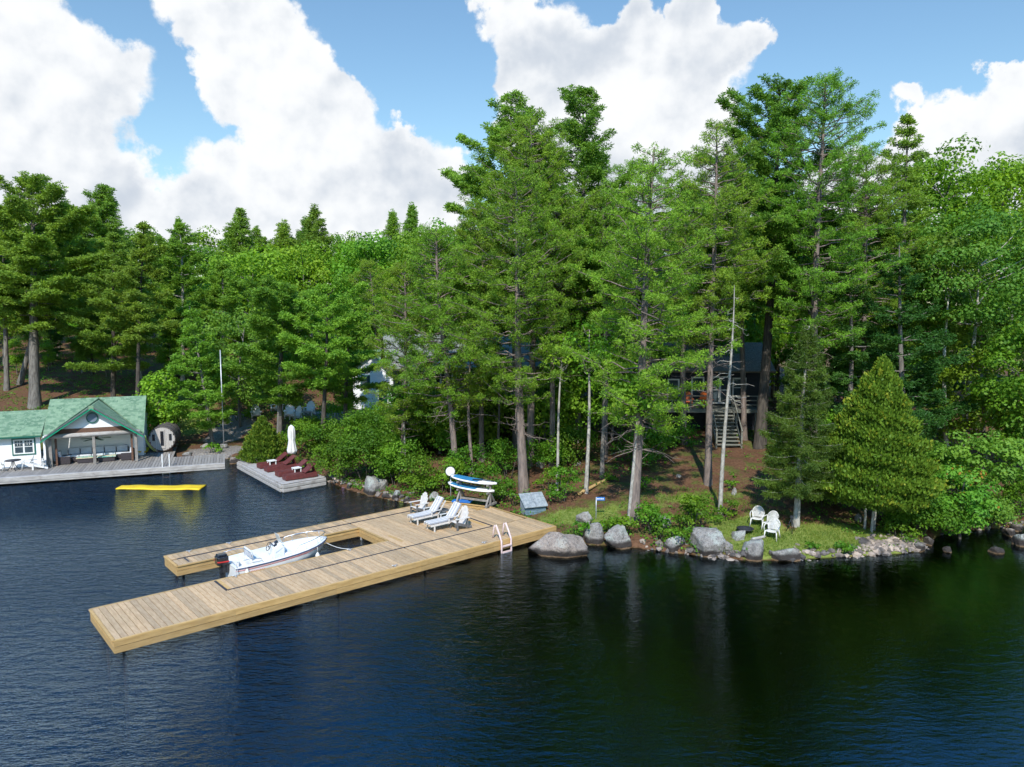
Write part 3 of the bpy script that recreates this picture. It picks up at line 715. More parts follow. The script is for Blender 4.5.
for (s_, t_) in ((.4, .5), (.4, 2.8), (4, .5), (8, .5), (12, .5), (16, .5), (4.2, 2.8), (8, 2.8), (4.0, 6.2), (8, 6.2), (4, 7.1), (8, 7.2), (12, 7.1), (11.9, 5.7), (18.3, .5)):
    mb = MB(); mb.tube([(s_, t_, -3.2), (s_, t_, .36)], .055, 10); mb.build('support_post', M_PIPE, dock)
mb = MB(); mb.box((DL / 2, 1.2, .33), (DL - .4, .06, .2)); mb.box((DL / 2, 2.1, .33), (DL - .4, .06, .2)); mb.box((10.5, 6.6, .33), (13, .06, .2)); mb.box((15.5, 4, .33), (6, .06, .2))
mb.build('joist', M_BROWNW, dock)
def cleat(s_, t_, lab):
    mb = MB(); mb.box((0, 0, .02), (.05, .12, .04)); mb.tube([(-.13, 0, .07), (-.05, 0, .055), (.05, 0, .055), (.13, 0, .07)], .015, 6); mb.tube([(0, -.03, 0), (0, -.03, .055)], .015, 6)
    o = mb.build('mooring_cleat', M_GALV); p = dk(s_, t_, DZ + .003); o.location = p; o.rotation_euler = (0, 0, ang); tag(o, lab, 'cleat', 'cleats on the big dock')
cleat(9.9, 3.1, 'metal mooring cleat beside the empty end of the boat slip'); cleat(10.3, .12, 'metal mooring cleat on the outer edge of the long dock arm')
cleat(6.3, 7.35, 'metal mooring cleat on the narrow dock arm behind the motor'); cleat(4.6, 7.35, 'metal mooring cleat at the free end of the narrow dock arm')
cleat(14.9, .15, 'metal mooring cleat on the dock edge nearest the swim ladder')

# ------------------------------------------------------------------ motorboat
bs = dk(5.15, 4.35, 0)
boat = thing('motorboat', 'white open motorboat with navy stripe, centre console and black outboard, moored in the dock slip', 'motorboat', (bs[0], bs[1], .09), ang + math.radians(-1.0)); boat.scale = (.87, .94, 1.0)
def hull():
    st = np.array([0, .12, .3, .45, .6, .72, .82, .9, .96, 1.0]); L = 4.85
    hb = np.array([.86, .92, .95, .95, .92, .84, .70, .50, .28, .06]); gz = .62 + .26 * st ** 1.8
    kz = np.array([-.14, -.15, -.16, -.15, -.12, -.06, .04, .2, .42, .72]); cz = np.array([.13, .13, .14, .16, .20, .26, .34, .46, .62, .80]); cb = hb * np.array([.93, .93, .93, .92, .9, .86, .8, .72, .6, .6])
    V = []; rows = []
    for i, x in enumerate(st * L):
        r = [(x, 0, kz[i]), (x, cb[i] * .55, (kz[i] + cz[i]) / 2 - .02), (x, cb[i], cz[i]), (x + .02, (cb[i] + hb[i]) / 2 + .02, (cz[i] + gz[i]) / 2), (x + .04, hb[i], gz[i] - .05), (x + .04, hb[i] + .01, gz[i])]
        rows.append(r)
    mb = MB()
    for sgn in (1, -1):
        P = [[(p[0], sgn * p[1], p[2]) for p in r] for r in rows]; flat = [p for r in P for p in r]; w = len(rows[0]); Fs = []
        for i in range(len(rows) - 1):
            for j in range(w - 1):
                f = (i * w + j, (i + 1) * w + j, (i + 1) * w + j + 1, i * w + j + 1); Fs.append(f if sgn < 0 else f[::-1])
        mb.add(flat, Fs, 0, True)
    r = rows[0]; tr_ = [(p[0], p[1], p[2]) for p in r] + [(p[0], -p[1], p[2]) for p in r[::-1][:-1]]
    mb.add(tr_, [tuple(range(len(tr_)))], 0)
    mb.build('hull', M_GEL, boat)
    # liner: gunwale cap, inner wall and sole
    mb = MB(); inn = np.maximum(hb - .14, .02); rows2 = []
    xi = np.clip(st * L, .16, 4.6)
    for i in range(len(st)):
        x = st[i] * L + .04; x2 = xi[i]; fz = .22 + .30 * sstep(np.array(st[i]), .62, .92)
        rows2.append([(x, hb[i] + .012, gz[i] + .002), (x, hb[i] - .03, gz[i] + .03), (x2, inn[i], gz[i] + .02), (x2, inn[i] * .93, fz), (x2, 0, fz)])
    for sgn in (1, -1):
        flat = [(p[0], sgn * p[1], p[2]) for r in rows2 for p in r]; w = 5; Fs = []
        for i in range(len(rows2) - 1):
            for j in range(w - 1):
                f = (i * w + j, (i + 1) * w + j, (i + 1) * w + j + 1, i * w + j + 1); Fs.append(f if sgn > 0 else f[::-1])
        mb.add(flat, Fs, 0, False)
    mb.box((.12, 0, .44), (.14, 1.66, .36))
    mb.box((.42, .62, .38), (.5, .36, .3)); mb.box((.42, -.62, .38), (.5, .36, .3))
    mb.build('liner', M_INNER, boat, bevel=.012)
    for sgn in (1, -1):
        mb = MB(); mb.tube([(st[i] * L + .045, sgn * (hb[i] + .02), gz[i] - .035) for i in range(len(st))], .022, 6); mb.build('rub_rail', M_NAVY, boat)
        mb = MB(); mb.tube([(st[i] * L + .03, sgn * ((hb[i] * .86 + cb[i] * .14) + .022), gz[i] - .115) for i in range(len(st) - 2)], .009, 5); mb.build('red_pinstripe', M_REDP, boat)
    # red name marks near the stern
    mb = MB(); x = .62
    for wch in (.07, .06, .07, .06, .06, .07, .03, .07, .06, .06):
        mb.box((x, -.955, .40), (wch * .6, .012, .06), rz=.0, ry=.12); x += wch + .015
    mb.build('name_marks', M_REDP, boat)
    mb = MB(); half = [(L * .60, .78, gz[4] + .03), (L * .64, .80, gz[5] + .24), (L * .78, .70, gz[6] + .27), (L * .90, .46, gz[7] + .28), (L * .985, .14, gz[9] + .26)]
    mb.tube(half + [(p[0], -p[1], p[2]) for p in half[::-1]], .016, 6)
    for sgn in (1, -1):
        for a_, b_ in (((L * .72, sgn * .76, gz[5] + .02), (L * .71, sgn * .755, gz[5] + .255)), ((L * .86, sgn * .54, gz[7]), (L * .85, sgn * .56, gz[7] + .275)), ((L * .96, sgn * .22, gz[8]), (L * .955, sgn * .26, gz[8] + .275))): mb.tube([a_, b_], .013, 6)
    mb.build('bow_rail', M_STEEL, boat)
    for sgn in (1, -1):
        mb = MB(); mb.tube([(.1, sgn * .86, .64), (.12, sgn * .84, .86), (.62, sgn * .86, .90), (1.2, sgn * .88, .84), (1.3, sgn * .88, .68)], .015, 6); mb.build('grab_rail', M_STEEL, boat)
hull()
mb = MB(); mb.prism([(2.05, -.30), (2.62, -.26), (2.70, 0), (2.62, .26), (2.05, .30)], .22, .92); mb.slab([(2.02, -.32, .92), (2.02, .32, .92), (2.48, .27, 1.10), (2.48, -.27, 1.10)], (.12, 0, -.2)); mb.box((2.85, 0, .42), (.42, .5, .4))
con = mb.build('console', M_GEL, boat, bevel=.03)
mb = MB(); mb.slab([(2.50, -.28, 1.08), (2.50, .28, 1.08), (2.34, .22, 1.46), (2.34, -.22, 1.46)], (.012, 0, .004)); mb.build('windscreen', pm('tinted_acrylic', (.55, .62, .64), (.5, .57, .6), 2, .08, spec=.8), con)
mb = MB(); mb.box((2.16, .12, 1.02), (.02, .16, .12), ry=-.4); mb.box((2.2, -.14, 1.02), (.16, .13, .05), ry=-.4); mb.box((2.32, .02, 1.10), (.16, .18, .05), ry=-.4); mb.build('gauge_panel', M_BLACK, con)
mb = MB(); c_ = np.array([1.95, .02, .98]); th_ = np.linspace(0, 2 * PI, 17)
mb.tube([c_ + [.09 * math.cos(q), .18 * math.sin(q), .16 * math.cos(q)] for q in th_], .016, 6, cap=False)
for q in (0, 2.1, 4.2): mb.tube([c_, c_ + [.09 * math.cos(q), .18 * math.sin(q), .16 * math.cos(q)]], .012, 5)
mb.tube([c_, c_ + [.14, 0, -.08]], .02, 6); mb.build('steering_wheel', M_BLACK, con)
mb = MB(); mb.box((1.2, 0, .40), (.46, .86, .36)); mb.box((1.2, 0, .62), (.5, .9, .09)); st_ = mb.build('helm_seat', M_GEL, boat, bevel=.035)
mb = MB(); mb.box((.98, 0, .90), (.08, .88, .34), ry=-.18); mb.build('backrest', M_CUSH, st_, bevel=.03)
mb = MB(); mb.tube([(1.0, -.44, .62), (.96, -.46, .80), (.92, -.44, 1.0), (.92, .44, 1.0), (.96, .46, .80), (1.0, .44, .62)], .014, 6); mb.build('seat_rail', M_STEEL, st_)
mb = MB(); mb.lathe([(0, 0), (.10, .0), (.11, .14), (.05, .17), (0, .17)], 12, (.5, -.28, .24)); mb.box((.62, -.18, .28), (.26, .18, .12)); mb.build('fuel_can', M_REDP, boat)
mb = MB(); mb.prism([(-.52, -.2), (-.44, -.24), (-.02, -.22), (.0, -.16), (.0, .16), (-.02, .22), (-.44, .24), (-.52, .2)], .66, 1.0); mb.prism([(-.48, -.18), (-.05, -.17), (-.05, .17), (-.48, .18)], 1.0, 1.08)
ob = mb.build('outboard_motor', M_BLACK, boat, bevel=.05)
mb = MB(); mb.box((-.26, .0, .80), (.515, .505, .045), ry=.06); mb.build('red_band', M_REDP, ob)
mb = MB(); mb.box((-.22, 0, .50), (.26, .22, .4)); mb.box((-.24, 0, .1), (.24, .12, .6)); mb.box((-.34, 0, -.02), (.34, .3, .02)); mb.tube([(-.5, 0, -.22), (-.05, 0, -.22)], [.03, .06], 10); mb.box((-.02, 0, .48), (.2, .3, .34)); mb.build('motor_leg', M_BLACK, ob, bevel=.02)

def fender(s_, t_, z, lab):
    mb = MB(); mb.lathe([(0, -.28), (.05, -.27), (.09, -.2), (.095, .16), (.05, .24), (.02, .28), (0, .28)], 12); mb.tube([(0, 0, .28), (0, 0, .5)], .01, 5)
    o = mb.build('boat_fender', M_PLAST); o.location = dk(s_, t_, z); tag(o, lab, 'fender', 'white boat fenders in the slip')
fender(8.55, T1 + .13, .42, 'white fender hanging on the dock beside the boat bow'); fender(5.55, T1 + .12, .40, 'white fender hanging on the dock beside the boat stern')

def rope(lab, a, b, sag):
    a = np.array(a); b = np.array(b); s = np.linspace(0, 1, 12); pts = a + (b - a) * s[:, None]; pts[:, 2] -= sag * 4 * s * (1 - s)
    mb = MB(); mb.tube(pts - a, .014, 6); o = mb.build('mooring_rope', M_PLAST); o.location = a; tag(o, lab, 'rope', 'mooring ropes of the motorboat')
cleat(5.0, 3.1, 'metal mooring cleat on the long dock arm beside the boat stern')
rope('pale mooring rope from the boat bow to the slip edge', dk(9.15, 4.3, .92), dk(9.9, 3.1, .62), .12)
rope('pale mooring rope from the boat stern to the slip edge', dk(5.3, 3.62, .72), dk(5.0, 3.1, .62), .04)
# ------------------------------------------------------------------ seats
def adirondack(name, lab, loc, rz, mslat, mframe, group=None, sc=1.0):
    t = thing(name, lab, 'chair', loc, rz, group); t.scale = (sc,) * 3
    mb = MB()
    for i in range(6): mb.beam((.42 - i * .088, -.26, .37 - i * .028), (.42 - i * .088, .26, .37 - i * .028), .08, .02, up=(0, 0, 1))
    mb.build('seat', mslat, t)
    mb = MB()
    for i in range(7):
        y = (i - 3) * .082; h = .80 - .028 * (i - 3) ** 2 * .9; fan = 1 + .16
        mb.beam((-.06, y * .85, .24), (-.06 - .30 * h, y * fan, .24 + h), .077, .018, up=(0, 1, 0) if False else (1, 0, .3))
    mb.beam((-.19, -.3, .55), (-.19, .3, .55), .03, .06); mb.build('backrest', mslat, t)
    for sg in (1, -1):
        mb = MB(); mb.box((.12, sg * .34, .56), (.74, .13, .022)); mb.build('armrest', mslat, t)
        mb = MB(); mb.box((.40, sg * .30, .274), (.09, .03, .548)); mb.build('front_leg', mframe, t)
        mb = MB(); mb.beam((.44, sg * .27, .34), (-.42, sg * .27, .05), .028, .12); mb.box((-.17, sg * .305, .32), (.07, .03, .46)); mb.build('side_frame', mframe, t)
    return t
def chaise(lab, loc, rz, group):
    t = thing('chaise_lounge', lab, 'lounger', loc, rz, group)
    mb = MB()
    for sg in (1, -1): mb.beam((1.25, sg * .30, .30), (-.10, sg * .30, .33), .04, .08); mb.beam((-.1, sg * .30, .33), (-.55, sg * .30, .95), .04, .06)
    for i in range(12): mb.beam((1.22 - i * .11, -.29, .335), (1.22 - i * .11, .29, .335), .07, .018)
    mb.build('frame', M_OFFW, t)
    for x in (1.05, -.1):
        for sg in (1, -1): mb = MB(); mb.box((x, sg * .31, .15), (.06, .04, .30)); mb.build('leg', M_OFFW, t)
    for sg in (1, -1):
        mb = MB(); mb.box((.05, sg * .36, .56), (.56, .08, .022)); mb.box((.28, sg * .36, .42), (.05, .04, .28)); mb.build('armrest', M_OFFW, t)
    mb = MB(); mb.slab([(1.27, -.28, .36), (1.27, .28, .36), (.6, .28, .36), (-.04, .28, .40), (-.04, -.28, .40), (.6, -.28, .36)], (0, 0, .075)); mb.slab([(-.02, -.28, .42), (-.02, .28, .42), (-.50, .28, 1.06), (-.50, -.28, 1.06)], (.07, 0, .05)); cu = mb.build('cushion', M_STRIPE, t, bevel=.02)
    mb = MB(); mb.box((-.40, 0, 1.02), (.11, .44, .2), ry=-.64); mb.build('pillow', M_STRIPE, cu, bevel=.04)
def on_dock(px, py): return G(px, py, DZ + .006)
CA = math.radians(218)
def dl(px, py): p = on_dock(px, py); return (p[0], p[1], DZ + .003)
adirondack('adirondack_chair', 'white slatted chair with grey legs, at the far end of the sunbathing row', dl(421, 513), CA, M_OFFW, M_GREYW, 'slatted chairs on the big dock')
adirondack('adirondack_chair', 'white slatted chair with grey legs, at the ladder end of the sunbathing row', dl(461, 528), CA, M_OFFW, M_GREYW, 'slatted chairs on the big dock')
chaise('striped cushioned lounger next to the slatted chair farthest from the ladder', dl(433, 520), CA, 'cushioned loungers on the big dock')
chaise('striped cushioned lounger next to the slatted chair nearest the ladder', dl(450, 526.5), CA, 'cushioned loungers on the big dock')
t = thing('side_table', 'low round charcoal table between the two striped loungers', 'table', dl(441, 517.5))
mb = MB(); mb.lathe([(0, .40), (.38, .40), (.40, .38), (.38, .36), (0, .36)], 24); mb.build('table_top', M_GREYW, t)
for k in range(3):
    a = k * 2.1; mb = MB(); mb.beam((.2 * math.cos(a), .2 * math.sin(a), .37), (.3 * math.cos(a), .3 * math.sin(a), 0), .05, .05); mb.build('leg', M_GREYW, t)

# paddleboard rack and boards
rp = on_dock(475, 503.5); RA = math.radians(-27)
rk_ = thing('board_rack', 'weathered grey timber rack on the dock holding two paddleboards', 'rack', (rp[0], rp[1], DZ + .003), RA)
for x in (-.85, .95):
    mb = MB(); mb.box((x, 0, .05), (.12, 1.1, .10)); mb.box((x, -.05, .62), (.09, .09, 1.12)); mb.beam((x, -.05, .75), (x, -.5, .08), .05, .09, up=(1, 0, 0)); mb.beam((x, -.05, .75), (x, .42, .08), .05, .09, up=(1, 0, 0))
    mb.beam((x, -.42, .735), (x, .34, .67), .06, .09, up=(0, 0, 1)); mb.beam((x, -.42, 1.14), (x, .34, 1.08), .06, .09); mb.build('upright_frame', M_OLD, rk_)
mb = MB(); mb.beam((-.85, -.05, .24), (.95, -.05, .24), .06, .1); mb.build('cross_brace', M_OLD, rk_)
def paddleboard(lab, z, x0):
    t = thing('paddleboard', lab, 'paddleboard', (rp[0], rp[1], DZ), RA, 'paddleboards on the rack')
    s = np.linspace(0, 1, 15); L = 2.75; wd = .38 * np.clip(1 - (2 * abs(s - .48)) ** 3.2, 0, 1) ** .6 + .02
    xx = x0 + (s - .5) * L; rock_ = .16 * (1 - s) ** 3; mb = MB(); V = []; F = []
    for i in range(15):
        for (u, zz) in ((-1, .05), (-.9, .10), (0, .115), (.9, .10), (1, .05), (.85, .005), (0, 0), (-.85, .005)): V.append((xx[i], u * wd[i] - .03, zz + rock_[i] + z))
    for i in range(14):
        for j in range(8): F.append((i * 8 + j, i * 8 + (j + 1) % 8, (i + 1) * 8 + (j + 1) % 8, (i + 1) * 8 + j))
    F += [tuple(range(8)), tuple(range(112, 120))[::-1]]; mb.add(V, F, 0, True); mb.build('board', M_WHITE, t)
    mb = MB(); V = []; F = []
    for k, i in enumerate(range(1, 10)):
        for u in (-.86, 0, .86): V.append((xx[i], u * wd[i] - .03, .122 + rock_[i] + z - (.014 if u else 0)))
    for k in range(8):
        for j in range(2): F.append((k * 3 + j, k * 3 + j + 1, k * 3 + 4 + j, k * 3 + 3 + j))
    mb.add(V, F, 0); mb.build('deck_pad', M_BLUE, t)
    if z > 1.0:
        mb = MB(); mb.box((x0 + .25, -.1, z + .15), (.5, .1, .06), rz=.3); mb.tube([(x0 + .4, .05, z + .15), (x0 + 1.2, 0, z + .14)], .02, 6); mb.build('paddle', M_BLACK, t)
paddleboard('blue and white paddleboard on the upper arms of the rack, paddle on top', 1.17, -.05)
paddleboard('blue and white paddleboard on the lower arms of the rack', .76, -.2)
p = on_dock(462, 502); mb = MB(); mb.box((0, 0, .05), (1.05, .42, .09)); mb.box((.1, 0, .12), (.6, .3, .06)); o = mb.build('kickboard', M_BLUEL, None, bevel=.03); o.location = (p[0], p[1], DZ + .003); o.rotation_euler = (0, 0, -.25); tag(o, 'flat blue float lying on the dock under the board rack', 'float')

# ladder at the dock edge
lp = dk(15.95, -.03, 0)
lad = thing('dock_ladder', 'pale pink swim ladder with hooped handrails on the long dock edge', 'ladder', (lp[0], lp[1], 0), ang)
for sx_ in (-.28, .28):
    mb = MB(); mb.tube([(sx_, .52, DZ), (sx_, .46, DZ + .38), (sx_, .40, DZ + .60), (sx_, .30, DZ + .64), (sx_, .08, DZ + .30), (sx_, -.08, DZ), (sx_, -.12, -.8)], .045, 8); mb.build('handrail', M_PINK, lad)
for z in (.30, .02, -.3):
    mb = MB(); mb.box((0, -.11, z), (.52, .12, .05)); mb.build('rung', M_PINK, lad)

# satellite dish on the pine, storage box, sign post
sp = GT(449, 500); D_ = float(np.hypot(sp[0], sp[1])) * 1.0; zc = ZD(471, sp[1]); X_ = XD(450.5, sp[1], zc)
t = thing('satellite_dish', 'small round white dish on a pole behind the paddleboards', 'dish', (X_, sp[1], h1(X_, sp[1])), 0)
hh = zc - h1(X_, sp[1])
mb = MB(); mb.lathe([(0, .10), (.2, .075), (.36, .0), (.37, .0), (.2, .06), (0, .085)], 24); R_ = rot(np.array(mb.v) * .74, math.radians(68)); mb.v = [tuple(p + [0, -.12, hh]) for p in R_]; mb.build('reflector', M_OFFW, t)
mb = MB(); mb.tube([(0, .04, -.3), (0, .04, hh - .1)], .025, 8); mb.tube([(0, -.1, hh - .3), (0, -.5, hh - .12)], .014, 6); mb.build('pole', M_GALV, t)

p = GT(533, 512); SHED = p
t = thing('storage_box', 'small weathered blue-grey dock box with sloping lid, beside the dock and pine trunk', 'storage box', (p[0], p[1], p[2] - .05), math.radians(20)); t.scale = (.82, .82, .86)
mb = MB(); mb.slab([(-.7, -.42, 0), (-.7, .42, 0), (-.7, .42, .98), (-.7, -.42, .55)], (.04, 0, 0)); mb.slab([(.7, -.42, 0), (.7, .42, 0), (.7, .42, .98), (.7, -.42, .55)], (-.04, 0, 0)); mb.box((0, .42, .5), (1.36, .03, .94)); mb.build('side_panel', M_SHED, t)
mb = MB()
for i in range(4): mb.box((0, -.425, .08 + i * .135), (1.36, .03, .122), tint=random.random())
mb.build('front_panel', M_SHEDB, t)
mb = MB()
for sx_ in (-.40, .40): mb.slab([(sx_ - .39, -.60, .50), (sx_ + .39, -.60, .50), (sx_ + .39, .50, 1.10), (sx_ - .39, .50, 1.10)], (0, 0, .04))
mb.build('lid', M_SHED, t)

p = GT(596, 519); mb = MB()
t = thing('sign_post', 'thin metal post with a small blue sign behind the pointed boulder', 'sign', (p[0], p[1], p[2]), 0)
mb = MB(); mb.tube([(0, 0, -.3), (0, 0, 1.1)], .022, 8); mb.build('post', M_GALV, t)
mb = MB(); mb.box((.2, 0, 1.02), (.44, .02, .17)); sg_ = mb.build('sign_panel', M_BLUEL, t)
mb = MB()
for x, w_ in ((.06, .05), (.13, .06), (.20, .04), (.27, .06), (.34, .05)): mb.box((x, -.0125, 1.02), (w_ * .8, .004, .07))
mb.build('lettering', M_WHITE, sg_)

# ------------------------------------------------------------------ boathouse on its long old deck
oL = G(51.5, 466.6, .5); oR = G(133, 463.7, .5); ba = math.radians(22)
def bl(u, v, z=.5):
    u = u; return np.array([oL[0] + u * math.cos(ba) - v * math.sin(ba), oL[1] + u * math.sin(ba) + v * math.cos(ba), z])
# long deck: from front-edge points
fl = G(-60, 482.5, .45); fr_ = G(225, 463.5, .45); da = math.atan2(fr_[1] - fl[1], fr_[0] - fl[0]); LD = float(np.hypot(*(fr_ - fl)[:2]))
od = thing('boathouse_deck', 'long weathered grey board deck along the shore in front of the boathouse', 'deck', (fl[0], fl[1], 0), da)
mb = MB(); boards(mb, -8, LD - 3.4, .14, 9.0, .48, wdt=.19, th=.04); boards(mb, LD - 3.4, LD, .14, 3.4, .48, wdt=.19, th=.04); mb.build('deck', M_OLD, od)
mb = MB(); mb.box(((LD - 8) / 2, .0, .36), (LD + 8, .26, .27)); mb.box(((LD - 8) / 2, -.02, .16), (LD + 8, .16, .12)); mb.build('edge_timber', M_OLDP, od, bevel=.02)
for s_ in np.arange(-6, LD, 3.2):
    mb = MB(); mb.tube([(s_, .5, -1.2), (s_, .5, .43)], .12, 10); mb.build('support_post', M_BROWNW, od)
bh = thing('boathouse', 'white boathouse with green shingle roof, green gable trim and an open sitting porch', 'boathouse', (oL[0], oL[1], .5), ba); bh.scale = (1, 1, 1)
UC, HW, ZP, ZE, VR, ZR = 2.52, 2.98, 3.86, 1.82, 3.9, 4.0
mb = MB(); WV = 1.95
mb.slab([(-.35, WV, 0), (5.35, WV, 0), (5.35, WV, 2.6), (-.35, WV, 2.6)], (0, .12, 0))
mb.box((-.35, 1.2, 1.0), (.12, 2.2, 2.0)); mb.box((-.35, 4.4, 1.3), (.12, 4.1, 2.6)); mb.box((5.35, 4.4, 1.3), (.12, 4.1, 2.6)); mb.box((2.5, 6.4, 1.2), (5.7, .12, 2.4))
mb.build('wall', M_WALLW, bh)
mb = MB(); mb.slab([(UC - 1.95, .05, 2.42), (UC + 1.95, .05, 2.42), (UC, .05, 3.72)], (0, .08, 0)); gw = mb.build('gable_wall', M_WALLW, bh)
mb = MB(); n_ = 18; mb.v = []
cx, cz_ = UC - .02, 3.08
mb.add([(cx + .36 * math.cos(2 * PI * i / n_), -.03, cz_ + .36 * math.sin(2 * PI * i / n_)) for i in range(n_)], [tuple(range(n_))]); mb.slab([(cx + .36 * math.cos(2 * PI * i / n_), -.02, cz_ + .36 * math.sin(2 * PI * i / n_)) for i in range(n_)], (0, .06, 0))
rw = mb.build('round_window', M_DGREEN, bh)
mb = MB(); mb.slab([(cx + .29 * math.cos(2 * PI * i / n_), -.045, cz_ + .29 * math.sin(2 * PI * i / n_)) for i in range(n_)], (0, .012, 0)); mb.build('pane', pm('dusty_glass', (.20, .26, .33), (.16, .2, .26), 2, .15), rw)
mb = MB(); mb.slab([(UC - 2.5, .03, 2.08), (UC + 2.5, .03, 2.08), (UC + 1.98, .03, 2.42), (UC - 1.98, .03, 2.42)], (0, .1, 0)); mb.build('brown_plank_band', M_BROWNW, bh)
mb = MB(); mb.tube([(-.3, -.02, 1.97), (5.3, -.02, 1.99)], .15, 10); mb.build('log_beam', M_OLDP, bh)
for u in (0.0, 2.52, 5.02): mb = MB(); mb.box((u, -.02, .92), (.17, .17, 1.84)); mb.build('porch_post', M_OLD, bh)
for u in (.28, 4.75): mb = MB(); mb.box((u, .25, .92), (.12, .12, 1.84)); mb.build('porch_post', M_BROWNW, bh)
TH = (0, 0, -.10)
mb = MB(); uL_, uR_ = UC - HW - .03, UC + HW + .03
zt = ZE + .03
mb.slab([(uL_, 0, zt), (uL_, VR, ZR), (UC, VR, ZR)], TH); mb.slab([(uR_, 0, zt), (UC, VR, ZR), (uR_, VR, ZR)], TH)
mb.slab([(uL_, VR + .003, ZR), (uR_, VR + .003, ZR), (uR_, VR * 2 + .2, zt - .1), (uL_, VR * 2 + .2, zt - .1)], TH)
fo = -.38
mb.slab([(UC, fo, ZP), (UC, 3.75, ZP), (UC - HW, .0, ZE), (UC - HW, fo, ZE)], (0, 0, -.08)); mb.slab([(UC, fo, ZP), (UC + HW, fo, ZE), (UC + HW, .0, ZE), (UC, 3.75, ZP)], (0, 0, -.08))
# lower roof over the side wing
mb.slab([(-8.5, .1, 2.12), (uL_ - .01, .1, 2.12), (uL_ - .01, 3.1, 3.40), (-8.5, 3.1, 3.40)], TH); mb.slab([(-8.5, 3.103, 3.40), (uL_ - .01, 3.103, 3.40), (uL_ - .01, 6.2, 2.1), (-8.5, 6.2, 2.1)], TH)
mb.build('roof', M_SHING, bh)
for sg in (-1, 1):
    mb = MB(); mb.beam((UC, fo - .03, ZP - .13), (UC + sg * (HW + .02), fo - .03, ZE - .13), .05, .26, up=(0, 1, 0)); o = mb.build('rake_board', M_GREEN, bh)
    mb = MB(); mb.beam((UC, fo - .02, ZP + .015), (UC + sg * HW, fo - .02, ZE + .015), .07, .05, up=(0, 1, 0)); mb.build('roof_edge', M_GREYW, bh)
mb = MB(); mb.box((UC, fo - .06, ZP - .1), (.3, .06, .34)); mb.build('gable_cap', M_SHING, bh)
mb = MB(); mb.box((-4.5, .55, 1.05), (7.7, .12, 2.1)); mb.build('wing_wall', M_WALLW, bh)
mb = MB(); mb.box((-4.5, .09, 2.03), (8.0, .04, .10)); mb.build('eave_board', M_DGREEN, bh)
mb = MB()
mb.box((-1.56, .47, 1.36), (1.32, .05, 1.12)); wn_ = mb.build('window', M_DGREEN, bh)
mb = MB(); mb.box((-1.56, .455, 1.36), (1.16, .05, .96)); mb.build('frame', M_WHITE, wn_)
for sx_ in (-.27, .27):
    mb = MB(); mb.box((-1.56 + sx_, .44, 1.36), (.44, .05, .78)); mb.build('pane', M_GLASS, wn_)
mb = MB()
for sx_ in (-.27, .27):
    for q in (-.07, .07): mb.box((-1.56 + sx_ + q, .43, 1.60), (.02, .04, .3))
    mb.box((-1.56 + sx_, .43, 1.60), (.44, .04, .02)); mb.box((-1.56 + sx_, .43, 1.36), (.44, .04, .035))
mb.build('muntin', M_WHITE, wn_)
# ceiling fan in the porch
f_ = bl(2.5, .95, 1.35); t = thing('ceiling_fan', 'dark five-bladed ceiling fan under the boathouse porch', 'fan', (f_[0], f_[1], 2.05), ba + .3)
mb = MB(); mb.lathe([(0, -.08), (.10, -.06), (.12, .04), (.04, .10), (.025, .5), (0, .5)], 14); mb.build('hub', M_BLACK, t)
for k in range(5):
    a = k * 2 * PI / 5; mb = MB(); mb.beam((.1 * math.cos(a), .1 * math.sin(a), -.01), (.95 * math.cos(a), .95 * math.sin(a), -.03), .16, .02); mb.build('blade', M_DGREEN, t)
# patio furniture
def bt(name, lab, cat, u, v, rz=0, group=None):
    p = bl(u, v, .5); return thing(name, lab, cat, (p[0], p[1], .5), ba + rz, group)
t = bt('wicker_sofa', 'long dark wicker sofa with pale cushions along the porch back wall', 'sofa', 2.55, 1.5)
mb = MB(); mb.box((0, 0, .17), (3.7, .8, .30)); mb.box((0, .36, .42), (3.7, .1, .6)); mb.build('base', M_WICK, t, bevel=.02)
for k in range(5):
    x = -1.46 + k * .73; mb = MB(); mb.box((x, -.04, .40), (.70, .7, .15)); mb.build('seat_cushion', M_CUSH, t, bevel=.04)
    mb = MB(); mb.box((x, .24, .66), (.68, .17, .42), rx=-.15); mb.build('back_cushion', M_CUSH, t, bevel=.05)
for u, lab, rz in ((.62, 'dark wicker armchair with pale cushions at the window end of the porch', -PI / 2 + .0), (4.42, 'dark wicker armchair with pale cushions at the sauna end of the porch', PI / 2)):
    t = bt('wicker_armchair', lab, 'armchair', u, .85, rz, 'armchairs in the boathouse porch'); t.rotation_euler[2] += PI
    mb = MB(); mb.box((0, 0, .16), (.82, .8, .28)); mb.box((0, .36, .44), (.82, .1, .5)); mb.box((.38, 0, .36), (.08, .8, .3)); mb.box((-.38, 0, .36), (.08, .8, .3)); mb.build('base', M_WICK, t, bevel=.02)
    mb = MB(); mb.box((0, -.03, .38), (.66, .66, .16)); mb.build('seat_cushion', M_CUSH, t, bevel=.04)
    mb = MB(); mb.box((0, .24, .64), (.62, .16, .42), rx=-.15); mb.build('back_cushion', M_CUSH, t, bevel=.05)
for u, lab in ((1.92, 'low porch coffee table on the window side of the centre post'), (3.14, 'low porch coffee table on the sauna side of the centre post')):
    t = bt('coffee_table', lab, 'table', u, .75, 0, 'coffee tables in the porch')
    mb = MB(); mb.box((0, 0, .16), (1.0, .5, .28)); mb.build('base', M_WICK, t)
    mb = MB(); mb.box((0, 0, .335), (1.14, .62, .05)); mb.build('table_top', M_CREAM if u < 3 else M_TEAL, t); mb = MB(); mb.box((0, 0, .365), (1.1, .36, .012)); mb.build('table_runner', M_TEAL if u < 3 else M_CREAM, t)
